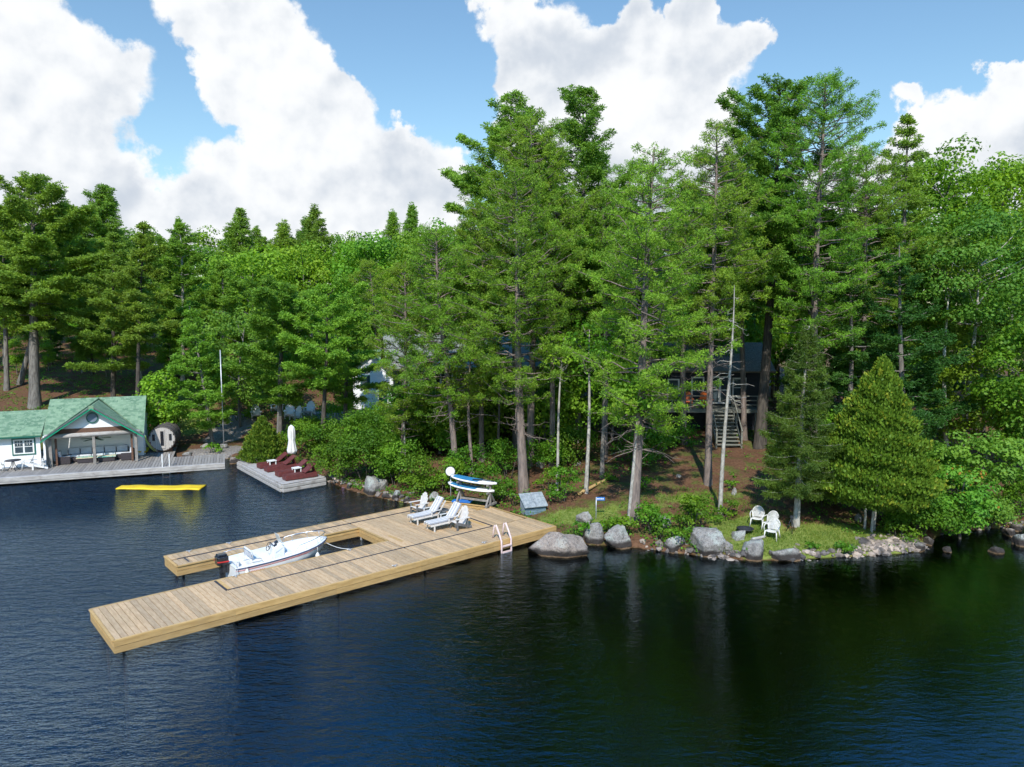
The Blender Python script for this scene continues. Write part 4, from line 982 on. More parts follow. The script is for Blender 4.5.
# furniture before the wing
t = bt('patio_table', 'round dark metal table between white chairs below the boathouse window', 'table', -2.05, -.35)
mb = MB(); mb.lathe([(0, .66), (.46, .66), (.46, .63), (0, .63)], 20); mb.build('table_top', M_IRON, t)
for k in range(4):
    a = k * PI / 2 + .5; mb = MB(); mb.tube([(.05 * math.cos(a), .05 * math.sin(a), .63), (.12 * math.cos(a), .12 * math.sin(a), .3), (.34 * math.cos(a), .34 * math.sin(a), 0)], .022, 6); mb.build('leg', M_IRON, t)
def plastic_chair(name, lab, loc, rz, group, mat=M_PLAST):
    t = thing(name, lab, 'chair', loc, rz, group)
    mb = MB(); V = []; F = []; n1, n2 = 6, 6
    for i in range(n1 + 1):
        for j in range(n2 + 1):
            x = .24 - .46 * i / n1; y = (j / n2 - .5) * (.50 - .06 * i / n1); V.append((x, y, .43 - .03 * math.sin(PI * j / n2) - .03 * i / n1 + (.02 if i == 0 else 0) * -1))
    for i in range(n1):
        for j in range(n2): F.append((i * 7 + j, i * 7 + j + 1, (i + 1) * 7 + j + 1, (i + 1) * 7 + j))
    mb.add(V, F, 0, True); o = mb.build('seat', mat, t); md = o.modifiers.new('s', 'SOLIDIFY'); md.thickness = .02
    # curved arched back made of uprights
    mb = MB(); K = 11
    top = []
    for i in range(K):
        q = (i / (K - 1) - .5) * 2; y = q * .26; hz = .88 - .20 * abs(q) ** 2.6; x = -.22 - .14 + .10 * q * q
        top.append((x - .02, y * 1.02, hz)); 
        mb.beam((-.20 + .05 * q * q, y * .85, .41), (x, y, hz), .032 if 0 < i < K - 1 else .05, .014, up=(1, 0, .2))
    mb.tube(top, .018, 6); mb.tube([(p[0] + .05, p[1], p[2] - .22 + .06 * abs(p[1])) for p in top], .013, 5)
    mb.build('backrest', mat, t)
    for sg in (1, -1):
        mb = MB(); mb.tube([(-.28, sg * .27, .68), (-.05, sg * .31, .655), (.18, sg * .31, .64), (.25, sg * .30, .58), (.26, sg * .28, .42)], .022, 6); mb.build('armrest', mat, t)
        mb = MB(); mb.tube([(.23, sg * .25, .43), (.29, sg * .29, 0)], [.032, .022], 6); mb.build('leg', mat, t)
        mb = MB(); mb.tube([(-.20, sg * .22, .42), (-.32, sg * .27, 0)], [.032, .022], 6); mb.build('leg', mat, t)
    return t
def bchair(u, v, rz, lab): p = bl(u, v, .5); plastic_chair('patio_chair', lab, (p[0], p[1], .5), ba + rz, 'white chairs round the boathouse table')
bchair(-2.85, -.35, 0, 'white patio chair on the outer side of the round dark table')
bchair(-1.25, -.35, PI, 'white patio chair between the round dark table and the porch')
p = bl(-.55, -.45, .5); adirondack('adirondack_chair', 'white reclined slatted chair beside the first porch post', (p[0], p[1], .5), ba + PI + .15, M_WHITE, M_WHITE, 'chairs at the boathouse')
# canoe leaning on the boathouse side and yellow kayak behind
def canoe(name, lab, cat, p0, p1, L, w, mat, matb, roll):
    s = np.linspace(0, 1, 13); V = []; F = []
    p0 = np.array(p0); p1 = np.array(p1); dx = nrm(p1 - p0); up = np.array([math.cos(roll), 0, math.sin(roll)]); up = nrm(up - dx * (up @ dx)); sd = np.cross(up, dx)
    for i, q in enumerate(s):
        hw = w * math.sin(PI * np.clip(q, .02, .98)) ** .7; zz = .1 * (2 * q - 1) ** 4
        for a in np.linspace(-PI, 0, 8): V.append(p0 + (p1 - p0) * q + sd * math.cos(a) * hw + up * (math.sin(a) * w * .8 * (.35 + .65 * math.sin(PI * q)) + zz + .1))
    for i in range(12):
        for j in range(7): F.append((i * 8 + j, i * 8 + j + 1, (i + 1) * 8 + j + 1, (i + 1) * 8 + j))
    t = thing(name, lab, cat, tuple(p0)); V = [v - p0 for v in V]
    mb = MB(); mb.add(V, F, 0, True); o = mb.build('hull', mat, t); md = o.modifiers.new('s', 'SOLIDIFY'); md.thickness = .03
    for e in (0, 7): mb = MB(); mb.tube([V[i * 8 + e] for i in range(13)], .025, 6); mb.build('gunwale', matb, t)
c0 = np.array([XD(143, 50.6, 2.2), 50.6, 2.15]); c1 = G(155, 453, .62)
canoe('canoe', 'green and cream canoe with a dark rim leaning against the boathouse corner', 'canoe', c0, c1, 3, .22, M_CANOEG, M_BLACK, .75)
c0 = G(139, 454, .62); c1 = G(148, 450, .62); canoe('kayak', 'yellow kayak lying on the old deck behind the canoe', 'kayak', c0, c1, 3, .26, M_YEL, M_YEL, 1.57)

# barrel sauna
p = G(162.5, 452.3, .5)
t = thing('barrel_sauna', 'silver-grey wooden barrel sauna standing on the old deck beside the boathouse', 'sauna', (p[0], p[1], .5), math.radians(14))
Rb = .90; mb = MB(); n_ = 30
for k in range(n_):
    a0, a1 = 2 * PI * k / n_, 2 * PI * (k + .96) / n_
    P_ = [(math.cos(a) * r, y, .98 + math.sin(a) * r) for a in (a0, a1) for r in (Rb, Rb - .05) for y in (0, 2.3)]
    mb.add(P_, [(0, 1, 5, 4), (2, 6, 7, 3), (0, 4, 6, 2), (1, 3, 7, 5), (0, 2, 3, 1), (4, 5, 7, 6)], 0, False, random.random())
mb.build('barrel', pm('dark_cedar_staves', (.15, .13, .115), (.09, .078, .07), 5, .85, stretch=(6, .6, 6), bump=.3, tint=(.7, .7, .72)), t)
mb = MB()
for k in range(12):
    x = -Rb + .055 + k * .149; hw = math.sqrt(max(0, (Rb - .06) ** 2 - (x + .02) ** 2)) if abs(x) < Rb - .07 else .2
    mb.box((x + .02, .06, .98), (.142, .04, 2 * hw), tint=random.random())
ft = mb.build('front_wall', M_SAUNA, t)
mb = MB(); mb.box((.02, .02, .95), (.34, .06, 1.35)); dr = mb.build('door', M_SAUNA, t); mb = MB(); mb.box((.02, -.012, 1.0), (.22, .02, 1.05)); mb.build('pane', M_BLACK, dr)
for x in (-.55, .56): mb = MB(); mb.box((x, .025, 1.08), (.17, .05, .46)); mb.build('window', M_BLACK, t)
for y in (.25, 1.15, 2.05):
    mb = MB(); mb.tube([(math.cos(a) * (Rb + .012), y, .98 + math.sin(a) * (Rb + .012)) for a in np.linspace(0, 2 * PI, 31)], .018, 5, cap=False); mb.build('steel_band', M_IRON, t)
for y in (.35, 1.9): mb = MB(); mb.box((0, y, .1), (1.2, .14, .2)); mb.build('cradle', M_BROWNW, t)
# swim ladder at the old deck
pL = G(167, 466.8, .45)
t = thing('swim_ladder', 'bright metal swim ladder on the edge of the old deck below the sauna', 'ladder', (pL[0], pL[1] - .15, 0), da)
for x in (-.21, .21): mb = MB(); mb.tube([(x, .5, .5), (x, .42, 1.15), (x, .2, 1.28), (x, 0, 1.1), (x, -.04, -1)], .028, 8); mb.build('side_rail', M_WHITE, t)
for z in (.34, .06, -.2): mb = MB(); mb.box((0, -.04, z), (.40, .08, .035)); mb.build('rung', M_CREAM, t)
# yellow floating mat
c4 = [G(115.5, 488.6, .05), G(199, 489.4, .05), G(206.5, 484.6, .05), G(122.5, 485.0, .05)]
mb = MB(); P0 = np.mean(c4, 0); K = 24; V = []; F = []
for i in range(K + 1):
    for j in range(5):
        u, v = i / K, j / 4; q = (c4[0] * (1 - u) + c4[1] * u) * (1 - v) + (c4[3] * (1 - u) + c4[2] * u) * v
        V.append(tuple(q - P0 + [0, 0, .02 * math.sin(u * 9) + .012 * math.sin(u * 23 + v * 3)]))
for i in range(K):
    for j in range(4): F.append((i * 5 + j, (i + 1) * 5 + j, (i + 1) * 5 + j + 1, i * 5 + j + 1))
mb.add(V, F, 0, True); o = mb.build('floating_mat', M_YEL); md = o.modifiers.new('s', 'SOLIDIFY'); md.thickness = .07; o.location = P0; tag(o, 'long yellow foam mat floating in front of the boathouse deck', 'floating mat')

# ------------------------------------------------------------------ sun terrace on the old crib dock
q0 = G(238, 461, .5); q1 = G(282.5, 484.2, .5); q2 = G(325.5, 476.8, .5)
ta = math.atan2(q2[1] - q1[1], q2[0] - q1[0]); Lt = float(np.hypot(*(q2 - q1)[:2]))
t = thing('lounger_dock', 'grey weathered crib dock carrying four red-brown loungers and a closed parasol', 'dock', (q1[0], q1[1], 0), ta)
qq = rot((q0 - q1)[None], 0, 0, -ta)[0]   # left rear in local coordinates
bx3 = rot((G(262, 459, .5) - q1)[None], 0, 0, -ta)[0]
mb = MB(); N_ = 26; Wd = float(qq[1])
for k in range(N_):
    v0 = Wd * k / N_; v1 = Wd * (k + .95) / N_; xl0 = qq[0] * k / N_; mb.slab([(xl0, v0, .46), (Lt + xl0 * .35, v0, .46), (Lt + xl0 * .35, v1, .46), (xl0, v1, .46)], (0, 0, .04), tint=random.random())
mb.build('deck', M_OLDP, t)
mb = MB()
for z in (.10, .33):
    mb.beam((0, 0.02, z), (Lt, 0.02, z), .2, .2); mb.beam((0, 0.1, z + .003), (qq[0], Wd, z + .003), .2, .19); mb.beam((Lt, 0.1, z), (Lt + .2, Wd * .6, z), .2, .19)
mb.build('crib_timber', M_OLDP, t, bevel=.02)
def lounger(px, py, lab):
    p = G(px, py, .5); t = thing('wooden_lounger', lab, 'lounger', (p[0], p[1], .5), ta - .08, 'red-brown loungers on the crib dock')
    mb = MB(); mb.box((0, 0, .17), (2.0, .66, .26)); mb.build('base', M_RED, t, bevel=.015)
    mb = MB()
    for i in range(9): mb.box((-.93 + i * .13, 0, .315), (.115, .62, .03))
    mb.build('seat_slats', M_RED, t)
    mb = MB(); mb.slab([(.22, -.3, .33), (.22, .3, .33), (.92, .3, .80), (.92, -.3, .80)], (-.02, 0, .035)); mb.build('backrest', M_RED, t)
    mb = MB(); mb.beam((.80, 0, .70), (.93, 0, .30), .5, .03, up=(1, 0, 0)); mb.build('back_prop', M_RED, t)
lounger(273.5, 466.5, 'red-brown lounger farthest from the water corner, before the first white side table')
lounger(281, 469.8, 'red-brown lounger directly on the umbrella-base side of the first white side table')
lounger(292.5, 474.5, 'red-brown lounger just past the umbrella base, behind the second white side table')
lounger(300, 478.2, 'red-brown lounger nearest the open water corner of the crib dock')
for (x_, y_, lab) in ((275, 469.0, 'small white side table between the two loungers by the cedar bush'), (300, 476.5, 'small white side table between the two loungers by the water corner')):
    p = G(x_, y_ - 1.5, .5); t = thing('side_table', lab, 'table', (p[0] - .2, p[1], .5), ta, 'small white side tables')
    mb = MB(); mb.box((0, 0, .46), (.5, .42, .05)); mb.build('table_top', M_WHITE, t)
    for x in (-.2, .2):
        for y in (-.16, .16): mb = MB(); mb.box((x, y, .22), (.05, .05, .44)); mb.build('leg', M_WHITE, t)
p = G(292.5, 466.5, .5)
t = thing('closed_parasol', 'closed white parasol on a dark pole behind the red-brown loungers', 'parasol', (p[0], p[1], .5))
mb = MB(); mb.tube([(0, 0, 0), (0, 0, 2.75)], .028, 8); mb.build('pole', M_IRON, t)
mb = MB(); mb.lathe([(0, 0), (.3, 0), (.3, .06), (.06, .09), (.04, .3), (0, .3)], 18); mb.build('base', M_GREYW, t)
mb = MB(); prof = [(.02, .98), (.27, .88), (.30, 1.05), (.235, 1.4), (.19, 1.75), (.225, 2.0), (.215, 2.35), (.16, 2.62), (.04, 2.74), (0, 2.76)]; V = []; F = []; n_ = 32
for (r, z) in prof:
    for i in range(n_): a = 2 * PI * i / n_; rr = r * (1 + .16 * math.cos(a * 8)); V.append((rr * math.cos(a), rr * math.sin(a), z + .05 * math.cos(a * 8) * (z < 1.1)))
for j in range(len(prof) - 1):
    for i in range(n_): F.append((j * n_ + i, j * n_ + (i + 1) % n_, (j + 1) * n_ + (i + 1) % n_, (j + 1) * n_ + i))
mb.add(V, F, 0, True); mb.build('canopy', M_CANVAS, t)

# white chairs up the slope, light pole
for k, (x_, y_, rz, lab) in enumerate(((256, 419, -1.2, 'white slatted chair up the slope at the far end of the garden row'), (278, 412, -1.9, 'white slatted chair in the shade behind the layered pine trunk'), (290, 418, -1.4, 'white slatted chair standing between two slender pine trunks'), (297, 420, -2.2, 'white slatted chair second from the gravel patch in the garden row'), (310, 415, -1.7, 'white slatted chair next to the gravel patch in the garden'))):
    p = GT(x_, y_); adirondack('adirondack_chair', lab, (p[0], p[1], p[2]), rz, M_WHITE, M_WHITE, 'white garden chairs up the slope', 1.15)
p = GT(224, 448); tz = ZD(350, p[1]); mb = MB()
t = thing('flag_pole', 'tall slim pale pole on the rocks beside the sauna tree', 'pole', (p[0], p[1], p[2]))
mb = MB(); mb.tube([(0, 0, -.2), (0, 0, tz - p[2])], .04, 8); mb.build('pole', M_GALV, t); mb = MB(); mb.lathe([(0, 0), (.28, 0), (.26, .3), (0, .3)], 12); mb.build('concrete_base', M_ROCK, t)

# ------------------------------------------------------------------ cottages
def rail(mb, a, b, h=.9, post=1.4, mid=2):
    a = np.array(a, float); b = np.array(b, float); L = np.linalg.norm((b - a)[:2]); k = max(1, round(L / post))
    for i in range(k + 1): p = a + (b - a) * i / k; mb.beam(p, p + [0, 0, h], .09, .09)
    for z in [h] + [h * (i + 1) / (mid + 1) for i in range(mid)]: mb.beam(a + [0, 0, z], b + [0, 0, z], .05, .07)
g = GT(722, 441); C1z = g[2]
ct = thing('dark_cottage', 'dark cottage with white-framed doors and raised deck behind the dead snag', 'cottage', (g[0], g[1], g[2]), math.radians(-3))
FL = 2.05
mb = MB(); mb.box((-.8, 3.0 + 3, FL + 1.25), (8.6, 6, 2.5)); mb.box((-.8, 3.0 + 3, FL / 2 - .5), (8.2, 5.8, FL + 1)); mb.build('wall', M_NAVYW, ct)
mb = MB(); mb.slab([(-5.6, 2.0, FL + 2.5), (4.0, 2.0, FL + 2.5), (4.0, 5.8, FL + 4.3), (-5.6, 5.8, FL + 4.3)], (0, 0, -.12)); mb.slab([(-5.6, 5.803, FL + 4.3), (4.0, 5.803, FL + 4.3), (4.0, 9.6, FL + 2.5), (-5.6, 9.6, FL + 2.5)], (0, 0, -.12)); mb.build('roof', M_ROOFG, ct)
for (x, w_, z0, z1) in ((-2.85, .75, .55, 1.85), (-1.15, .8, .1, 2.0), (0.05, .75, .1, 2.05), (.75, .75, .1, 2.05), (1.75, .85, .55, 1.95)):
    mb = MB(); fz = FL + (z0 + z1) / 2; hh_ = z1 - z0
    for sg in (-1, 1): mb.box((x + sg * (w_ / 2), 2.96, fz), (.10, .07, hh_)); mb.box((x, 2.96, fz + sg * (hh_ / 2 - .05)), (w_ - .1, .07, .10))
    mb.box((x, 2.96, fz), (w_ - .1, .04, .05)); wf = mb.build('door' if z0 < .2 else 'window', M_WHITE, ct)
    mb = MB(); mb.box((x, 2.985, fz), (w_ - .1, .02, hh_ - .1)); mb.build('pane', M_GLASS, wf)
mb = MB(); boards(mb, -4.6, 2.6, .75, 2.98, FL, .15, th=.05); mb.box((-1.0, .72, FL - .12), (7.2, .06, .22)); mb.build('deck', M_GREYB, ct)
for x in (-4.4, -2.6, -.75, .85, 2.4): mb = MB(); mb.box((x, .85, FL / 2 - .2), (.12, .12, FL + .2)); mb.build('deck_post', M_GREYB, ct)
mb = MB(); rail(mb, (-4.5, .8, FL), (-.75, .8, FL)); rail(mb, (.8, .8, FL), (2.5, .8, FL)); mb.build('railing', M_GREYB, ct)
mb = MB()
for i in range(10): mb.box((0, -1.9 + i * .27, .1 + i * .2), (1.5, .29, .05), tint=random.random()); mb.box((0, -1.77 + i * .27, .0 + i * .2), (1.46, .03, .17))
stp = mb.build('stairs', M_GREYB, ct)
mb = MB()
for sg in (-1, 1): mb.beam((sg * .8, -2.1, .1), (sg * .8, .75, 2.1), .05, .25); mb.beam((sg * .8, -2.1, 1.0), (sg * .8, .75, 3.0), .06, .09); mb.beam((sg * .8, -2.0, -.2), (sg * .8, -2.0, 1.1), .1, .1); mb.beam((sg * .8, -.6, .9), (sg * .8, -.6, 2.1), .08, .08)
mb.build('handrail', M_GREYB, stp)
def c1p(x, y, z): q = rot(np.array([[x, y, 0]]), 0, 0, math.radians(-3))[0]; return (g[0] + q[0], g[1] + q[1], g[2] + z)
adirondack('adirondack_chair', 'orange wooden chair on the cottage deck under the single window', c1p(-2.0, 1.9, FL + .01), -PI / 2 - .2, M_ORANGE, M_ORANGE, 'orange chairs on the cottage deck')
adirondack('adirondack_chair', 'orange wooden chair on the cottage deck half hidden by a pine trunk', c1p(-.85, 1.75, FL + .01), -PI / 2 + .2, M_ORANGE, M_ORANGE, 'orange chairs on the cottage deck')

Dc = 53; Xc = XD(430, Dc); zg = h1(Xc, Dc); zf = ZD(400, Dc)
c2 = thing('grey_cottage', 'large cottage with pale grey roof and white window frames, half hidden behind pines', 'cottage', (Xc, Dc, zg), math.radians(12))
F2 = zf - zg
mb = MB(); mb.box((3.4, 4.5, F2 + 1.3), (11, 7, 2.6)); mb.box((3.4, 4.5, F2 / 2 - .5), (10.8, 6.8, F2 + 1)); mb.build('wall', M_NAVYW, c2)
mb = MB(); mb.box((6.9, .96, F2 + 1.35), (2.6, .08, 2.5)); mb.build('shingle_wall', M_TAN, c2)
mb = MB(); mb.slab([(-3.0, -.6, F2 + 2.3), (9.6, -.6, F2 + 2.3), (9.6, 4.4, F2 + 4.5), (-3.0, 4.4, F2 + 4.5)], (0, 0, -.14)); mb.slab([(-3.0, 4.403, F2 + 4.5), (9.6, 4.403, F2 + 4.5), (9.6, 9.4, F2 + 2.3), (-3.0, 9.4, F2 + 2.3)], (0, 0, -.14)); mb.build('roof', M_ROOFP, c2)
for x in (-1.4, .1, 1.3, 2.4, 4.6):
    mb = MB(); fz = F2 + 1.05
    for sg in (-1, 1): mb.box((x + sg * .42, .95, fz), (.10, .08, 1.9)); mb.box((x, .95, fz + sg * .9), (.8, .08, .1))
    mb.box((x, .95, fz), (.05, .06, 1.7)); wf = mb.build('window', M_WHITE, c2); mb = MB(); mb.box((x, .975, fz), (.76, .02, 1.75)); mb.build('pane', M_GLASS, wf)
mb = MB(); boards(mb, -2.4, 9.2, -1.2, .98, F2, .15, th=.05); mb.box((3.4, -1.22, F2 - .1), (11.6, .06, .2)); mb.build('deck', M_OLDP, c2)
for x in (-2.2, 1, 4.4, 8.8): mb = MB(); mb.box((x, -1.05, F2 / 2 - .2), (.14, .14, F2 + .2)); mb.build('deck_post', M_DGREEN, c2)
mb = MB(); rail(mb, (-2.35, -1.1, F2), (9.1, -1.1, F2), mid=1); mb.build('railing', M_OLDP, c2)

Dg = 66; Xg = XD(374, Dg); zg = h1(Xg, Dg)
c3 = thing('white_cabin', 'small white cabin with green roof edges behind the slender pale pine', 'cabin', (Xg, Dg, zg), math.radians(-28))
zt_ = ZD(350, Dg) - zg; ze = ZD(368, Dg) - zg
mb = MB(); mb.slab([(-2.3, 0, -.5), (2.3, 0, -.5), (2.3, 0, ze), (0, 0, zt_ - .15), (-2.3, 0, ze)], (0, 6, 0)); mb.build('wall', M_WALLW, c3)
mb = MB()
for sg in (-1, 1): mb.slab([(0, -.5, zt_), (0, 6.5, zt_), (sg * 2.9, 6.5, ze - .3), (sg * 2.9, -.5, ze - .3)], (0, 0, -.1))
mb.build('roof', M_SHING, c3)
for sg in (-1, 1): mb = MB(); mb.beam((0, -.53, zt_ - .12), (sg * 2.9, -.53, ze - .42), .05, .2, up=(0, 1, 0)); mb.build('rake_board', M_DGREEN, c3)
mb = MB(); mb.box((-.9, -.02, ze - 1.2), (1.0, .06, 1.1)); w_ = mb.build('window', M_DGREEN, c3); mb = MB(); mb.box((-.9, -.055, ze - 1.2), (.8, .03, .9)); mb.build('pane', M_GLASS, w_)
mb = MB(); mb.box((1.0, -.02, 1.0), (.9, .06, 2.0)); mb.build('door', M_DGREEN, c3)

# ------------------------------------------------------------------ lawn things
for (x_, y_, rz, lab) in ((753, 525, -2.0, 'white plastic chair standing apart on the lawn, nearest the leaning dead tree'), (766, 530, -2.35, 'white plastic chair partly hidden behind the one nearest the water'), (768, 538, -2.2, 'white plastic chair on the lawn nearest the water')):
    p = GT(x_ + 4, y_ + 1); plastic_chair('garden_chair', lab, tuple(p), rz, 'white plastic chairs on the lawn')
p = GT(745, 533); t = thing('fire_pit', 'dark metal fire bowl on the ground before the plastic chairs', 'fire pit', tuple(p)); t.scale = (.78,) * 3
mb = MB(); mb.lathe([(0, .12), (.30, .16), (.42, .30), (.50, .30), (.50, .27), (.42, .26), (.32, .10), (0, .06)], 24); mb.build('bowl', M_IRON, t)
for k in range(3): a = k * 2.1; mb = MB(); mb.tube([(.28 * math.cos(a), .28 * math.sin(a), .14), (.36 * math.cos(a), .36 * math.sin(a), -.03)], .02, 6); mb.build('leg', M_IRON, t)
p = GT(791, 532); t = thing('camera_tripod', 'small dark folding stand on the lawn beside the spruce trunk', 'stand', tuple(p))
mb = MB(); mb.box((0, 0, .72), (.14, .10, .12)); mb.build('head', M_IRON, t)
for k in range(3): a = k * 2.1 + .4; mb = MB(); mb.tube([(0, 0, .70), (.22 * math.cos(a), .22 * math.sin(a), -.02)], .016, 6); mb.build('leg', M_IRON, t)
def logg(name, lab, cat, a, b, r, mat):
    a = GT(*a); b = GT(*b); a[2] += r * .8; b[2] += r * .8; k = 7; pts = [a + (b - a) * i / (k - 1) + [0, 0, .01 * (i % 2)] for i in range(k)]
    pts = [p - a for p in pts]; mb = MB(); mb.tube(pts, [r * (1 - .25 * i / k) for i in range(k)], 8); o = mb.build(name, mat); o.location = a; tag(o, lab, cat)
logg('fallen_log', 'fresh yellow split log lying between the slender trunks on the slope', 'log', (579, 495), (610, 479), .10, M_LOG)
logg('firewood_log', 'short pale log on the rocks beside the fire bowl', 'log', (752, 541), (765, 538), .08, M_OLDP)
logg('fallen_plank', 'grey weathered plank lying in the bushes behind the paddleboards', 'plank', (496, 488), (515, 497), .08, M_OLD)

# ------------------------------------------------------------------ boulders
import bmesh
def boulder(name, lab, cx, cy, wpx, hpx, depth, seed, mat, group='boulders along the shore', flat=.0, top=None, ztop=None):
    """cx, cy: pixel of the bottom centre (waterline or ground)"""
    p = GT(cx, cy) if top is None else top
    if ztop is None and p[2] < 0: p = G(cx, cy, 0)
    D_ = p[1]; w = wpx * D_ / FPX; h = hpx * D_ / FPX
    r_ = np.random.default_rng(seed)
    bm = bmesh.new(); bmesh.ops.create_icosphere(bm, subdivisions=4, radius=1)
    P = np.array([v.co[:] for v in bm.verts])
    Q = P.copy()
    for k in range(14):       # facet planes
        n_ = nrm(r_.normal(size=3) * [1, 1, .8]); d_ = r_.uniform(.55, .85); s_ = np.maximum(P @ n_ - d_, 0); Q -= n_[None] * s_[:, None] * .97; P = Q.copy()
    for k in range(7):
        n_ = r_.normal(size=3) * (1.5 + k * .8); Q += P * (.045 / (1 + k * .5)) * np.sin(P @ n_ * 2 + r_.uniform(0, 6))[:, None]
    mx_ = np.abs(Q).max(0); Q /= mx_
    Q *= [w / 2, depth / 2, h * .80]; Q[:, 2] += h * .20
    Q = rot(Q, 0, 0, 0); 
    for v, q in zip(bm.verts, Q): v.co = q
    me = bpy.data.meshes.new(name); bm.to_mesh(me); bm.free(); me.polygons.foreach_set('use_smooth', np.ones(len(me.polygons), bool))
    o = link(name, me, None, mat); o.location = (p[0], p[1] + depth * .42, p[2]); tag(o, lab, 'boulder', group); return o
BL = [('largest flat-topped pinkish boulder lying against the dock corner', 560, 558, 66, 26, 2.0, M_ROCKP),
      ('pointed grey boulder leaning below the blue sign', 594, 545, 24, 26, 1.1, M_ROCK),
      ('pale angular boulder standing in the water beside the pointed boulder', 620, 549, 31, 22, 1.2, M_ROCK),
      ('low pale boulder sitting in the water below the leafy bank', 675, 556, 31, 15, 1.1, M_ROCK),
      ('biggest lichen-covered grey boulder below the leaning dead tree', 714, 556, 42, 30, 1.8, M_ROCK),
      ('dark-sided round boulder just below the fire bowl', 757, 561, 31, 20, 1.3, M_ROCK),
      ('long low sloping boulder below the lawn chairs', 790, 562, 34, 12, 1.0, M_ROCK),
      ('small grey stone beside the fire bowl', 741, 541, 15, 11, .7, M_ROCK),
      ('weathered slab half hidden under the sign post', 586, 524, 20, 12, .8, M_ROCK),
      ('pale boulder half hidden in the leafy bank', 664, 529, 24, 14, .9, M_ROCK),
      ('large craggy boulder at the foot of the bushy bank', 373, 496, 27, 20, 1.5, M_ROCK),
      ('small round lichen stone in the water near the far chair', 396, 500, 10, 9, .7, M_ROCK),
      ('low dark stone next to the small round lichen stone', 407, 503, 10, 6, .7, M_ROCK),
      ('round pale boulder behind the sunbathing chairs', 434, 502, 12, 10, .8, M_ROCK),
      ('dark low stone between the craggy boulder and the round stone', 386, 501, 14, 6, .7, M_ROCK),
      ('pale little stone at the waterline near the crib dock', 349, 489, 7, 6, .5, M_ROCK),
      ('dark humped stone standing alone in the shallow bay', 932, 546, 12, 9, .7, M_ROCK),
      ('smallest stone poking out of the shallow bay', 950, 553.5, 9, 6, .5, M_ROCK),
      ('flat grey stone in the water off the maple bush', 999, 554, 15, 6, .7, M_ROCK),
      ('pale stone on the far bank under the maple', 1013, 537, 12, 9, .8, M_ROCKP),
      ('round white stone at the far end of the bank beyond the maple', 1021, 532, 12, 9, .8, M_ROCKP),
      ('dark boulder in the bay below the round white stone', 1026, 548, 14, 14, .9, M_ROCK),
      ('dark pointed stone at the tip of the pebble spit', 922, 553, 14, 9, .7, M_ROCK),
      ('stone beneath the cedar stems', 861, 523, 9, 8, .6, M_ROCK),
      ('pale rock on the brown slope under the pines', 578, 466, 8, 4, .6, M_ROCK),
      ('grey rock behind the storage box on the slope', 540, 468, 9, 7, .6, M_ROCK),
      ('flat rock lying in the bare brown path', 680, 478, 8, 3, .6, M_ROCK),
      ('upright stone beside the pine trunk near the dead tree', 735, 495, 6, 7, .4, M_ROCK),
      ('small pale stone wedged between the round and the long boulders', 774, 558, 8, 7, .5, M_ROCK),
      ('flat stone on the bank between the big boulder and the pit', 730, 553, 14, 10, .7, M_ROCK),
      ('stone peeping out behind the largest boulder', 541, 541, 16, 9, .8, M_ROCK),
      ('rounded boulder in the grass beside the flag pole', 205, 448, 12, 6, .8, M_ROCK),
      ('flat boulder at the foot of the slim poles', 186, 457, 10, 4, .8, M_ROCK),
      ('reddish rock in the notch between the two old docks', 232, 464, 12, 7, .9, M_ROCKP)]
for k, (lab, cx, cy, w_, h_, dp, mt) in enumerate(BL): boulder('boulder', lab, cx, cy, w_, h_, dp, 100 + k, mt)

# shore rubble: countless small stones along the waterline
def stones(name, spans, n, smin, smax, spread, mat):
    V = []; F = []; base = []; T = []
    bm = bmesh.new(); bmesh.ops.create_icosphere(bm, subdivisions=1, radius=1); bv = np.array([v.co[:] for v in bm.verts]); bf = np.array([[v.index for v in f.verts] for f in bm.faces]); bm.free()
    for (a, b, dens_) in spans:
        A_ = GT(*a); B_ = GT(*b); m_ = int(n * dens_)
        for i in range(m_):
            q = A_ + (B_ - A_) * rng.random(); nrm2 = nrm(np.array([-(B_ - A_)[1], (B_ - A_)[0], 0])); q = q + nrm2 * abs(rng.normal()) * spread * rng.choice([1, -.45]); q[2] = max(h1(q[0], q[1]), -.25)
            s_ = rng.uniform(smin, smax) * rng.choice([1, 1, .6]); P = bv * (1 + rng.normal(size=(len(bv), 1)) * .16) * s_ * [1, rng.uniform(.6, 1), rng.uniform(.45, .8)]; P = rot(P, 0, 0, rng.uniform(0, 6)); P += q + [0, 0, s_ * .15]
            F.append(bf + len(V) * len(bv)); V.append(P); T.append(np.full(len(bf), rng.random()))
    V = np.concatenate(V); F = np.concatenate(F); me = bpy.data.meshes.new(name); me.from_pydata(V.tolist(), [], F.tolist())
    at = me.attributes.new('tint', 'FLOAT', 'FACE'); at.data.foreach_set('value', np.concatenate(T).astype(np.float32)); me.update()
    return link(name, me, None, mat)
tag(stones('shore_rubble', [((640, 548), (740, 559), .28), ((700, 556), (760, 560), .25), ((790, 560), (860, 556), .35), ((855, 556), (925, 550), .8), ((865, 546), (915, 546), .7), ((940, 534), (1024, 526), .25), ((330, 480), (410, 502), .3), ((225, 461), (242, 463), .12), ((322, 478), (335, 484), .06)], 260, .07, .22, .35, M_PEB), 'loose pale and pinkish stones heaped along the waterline of the lawn', 'stones', None, 'stuff')
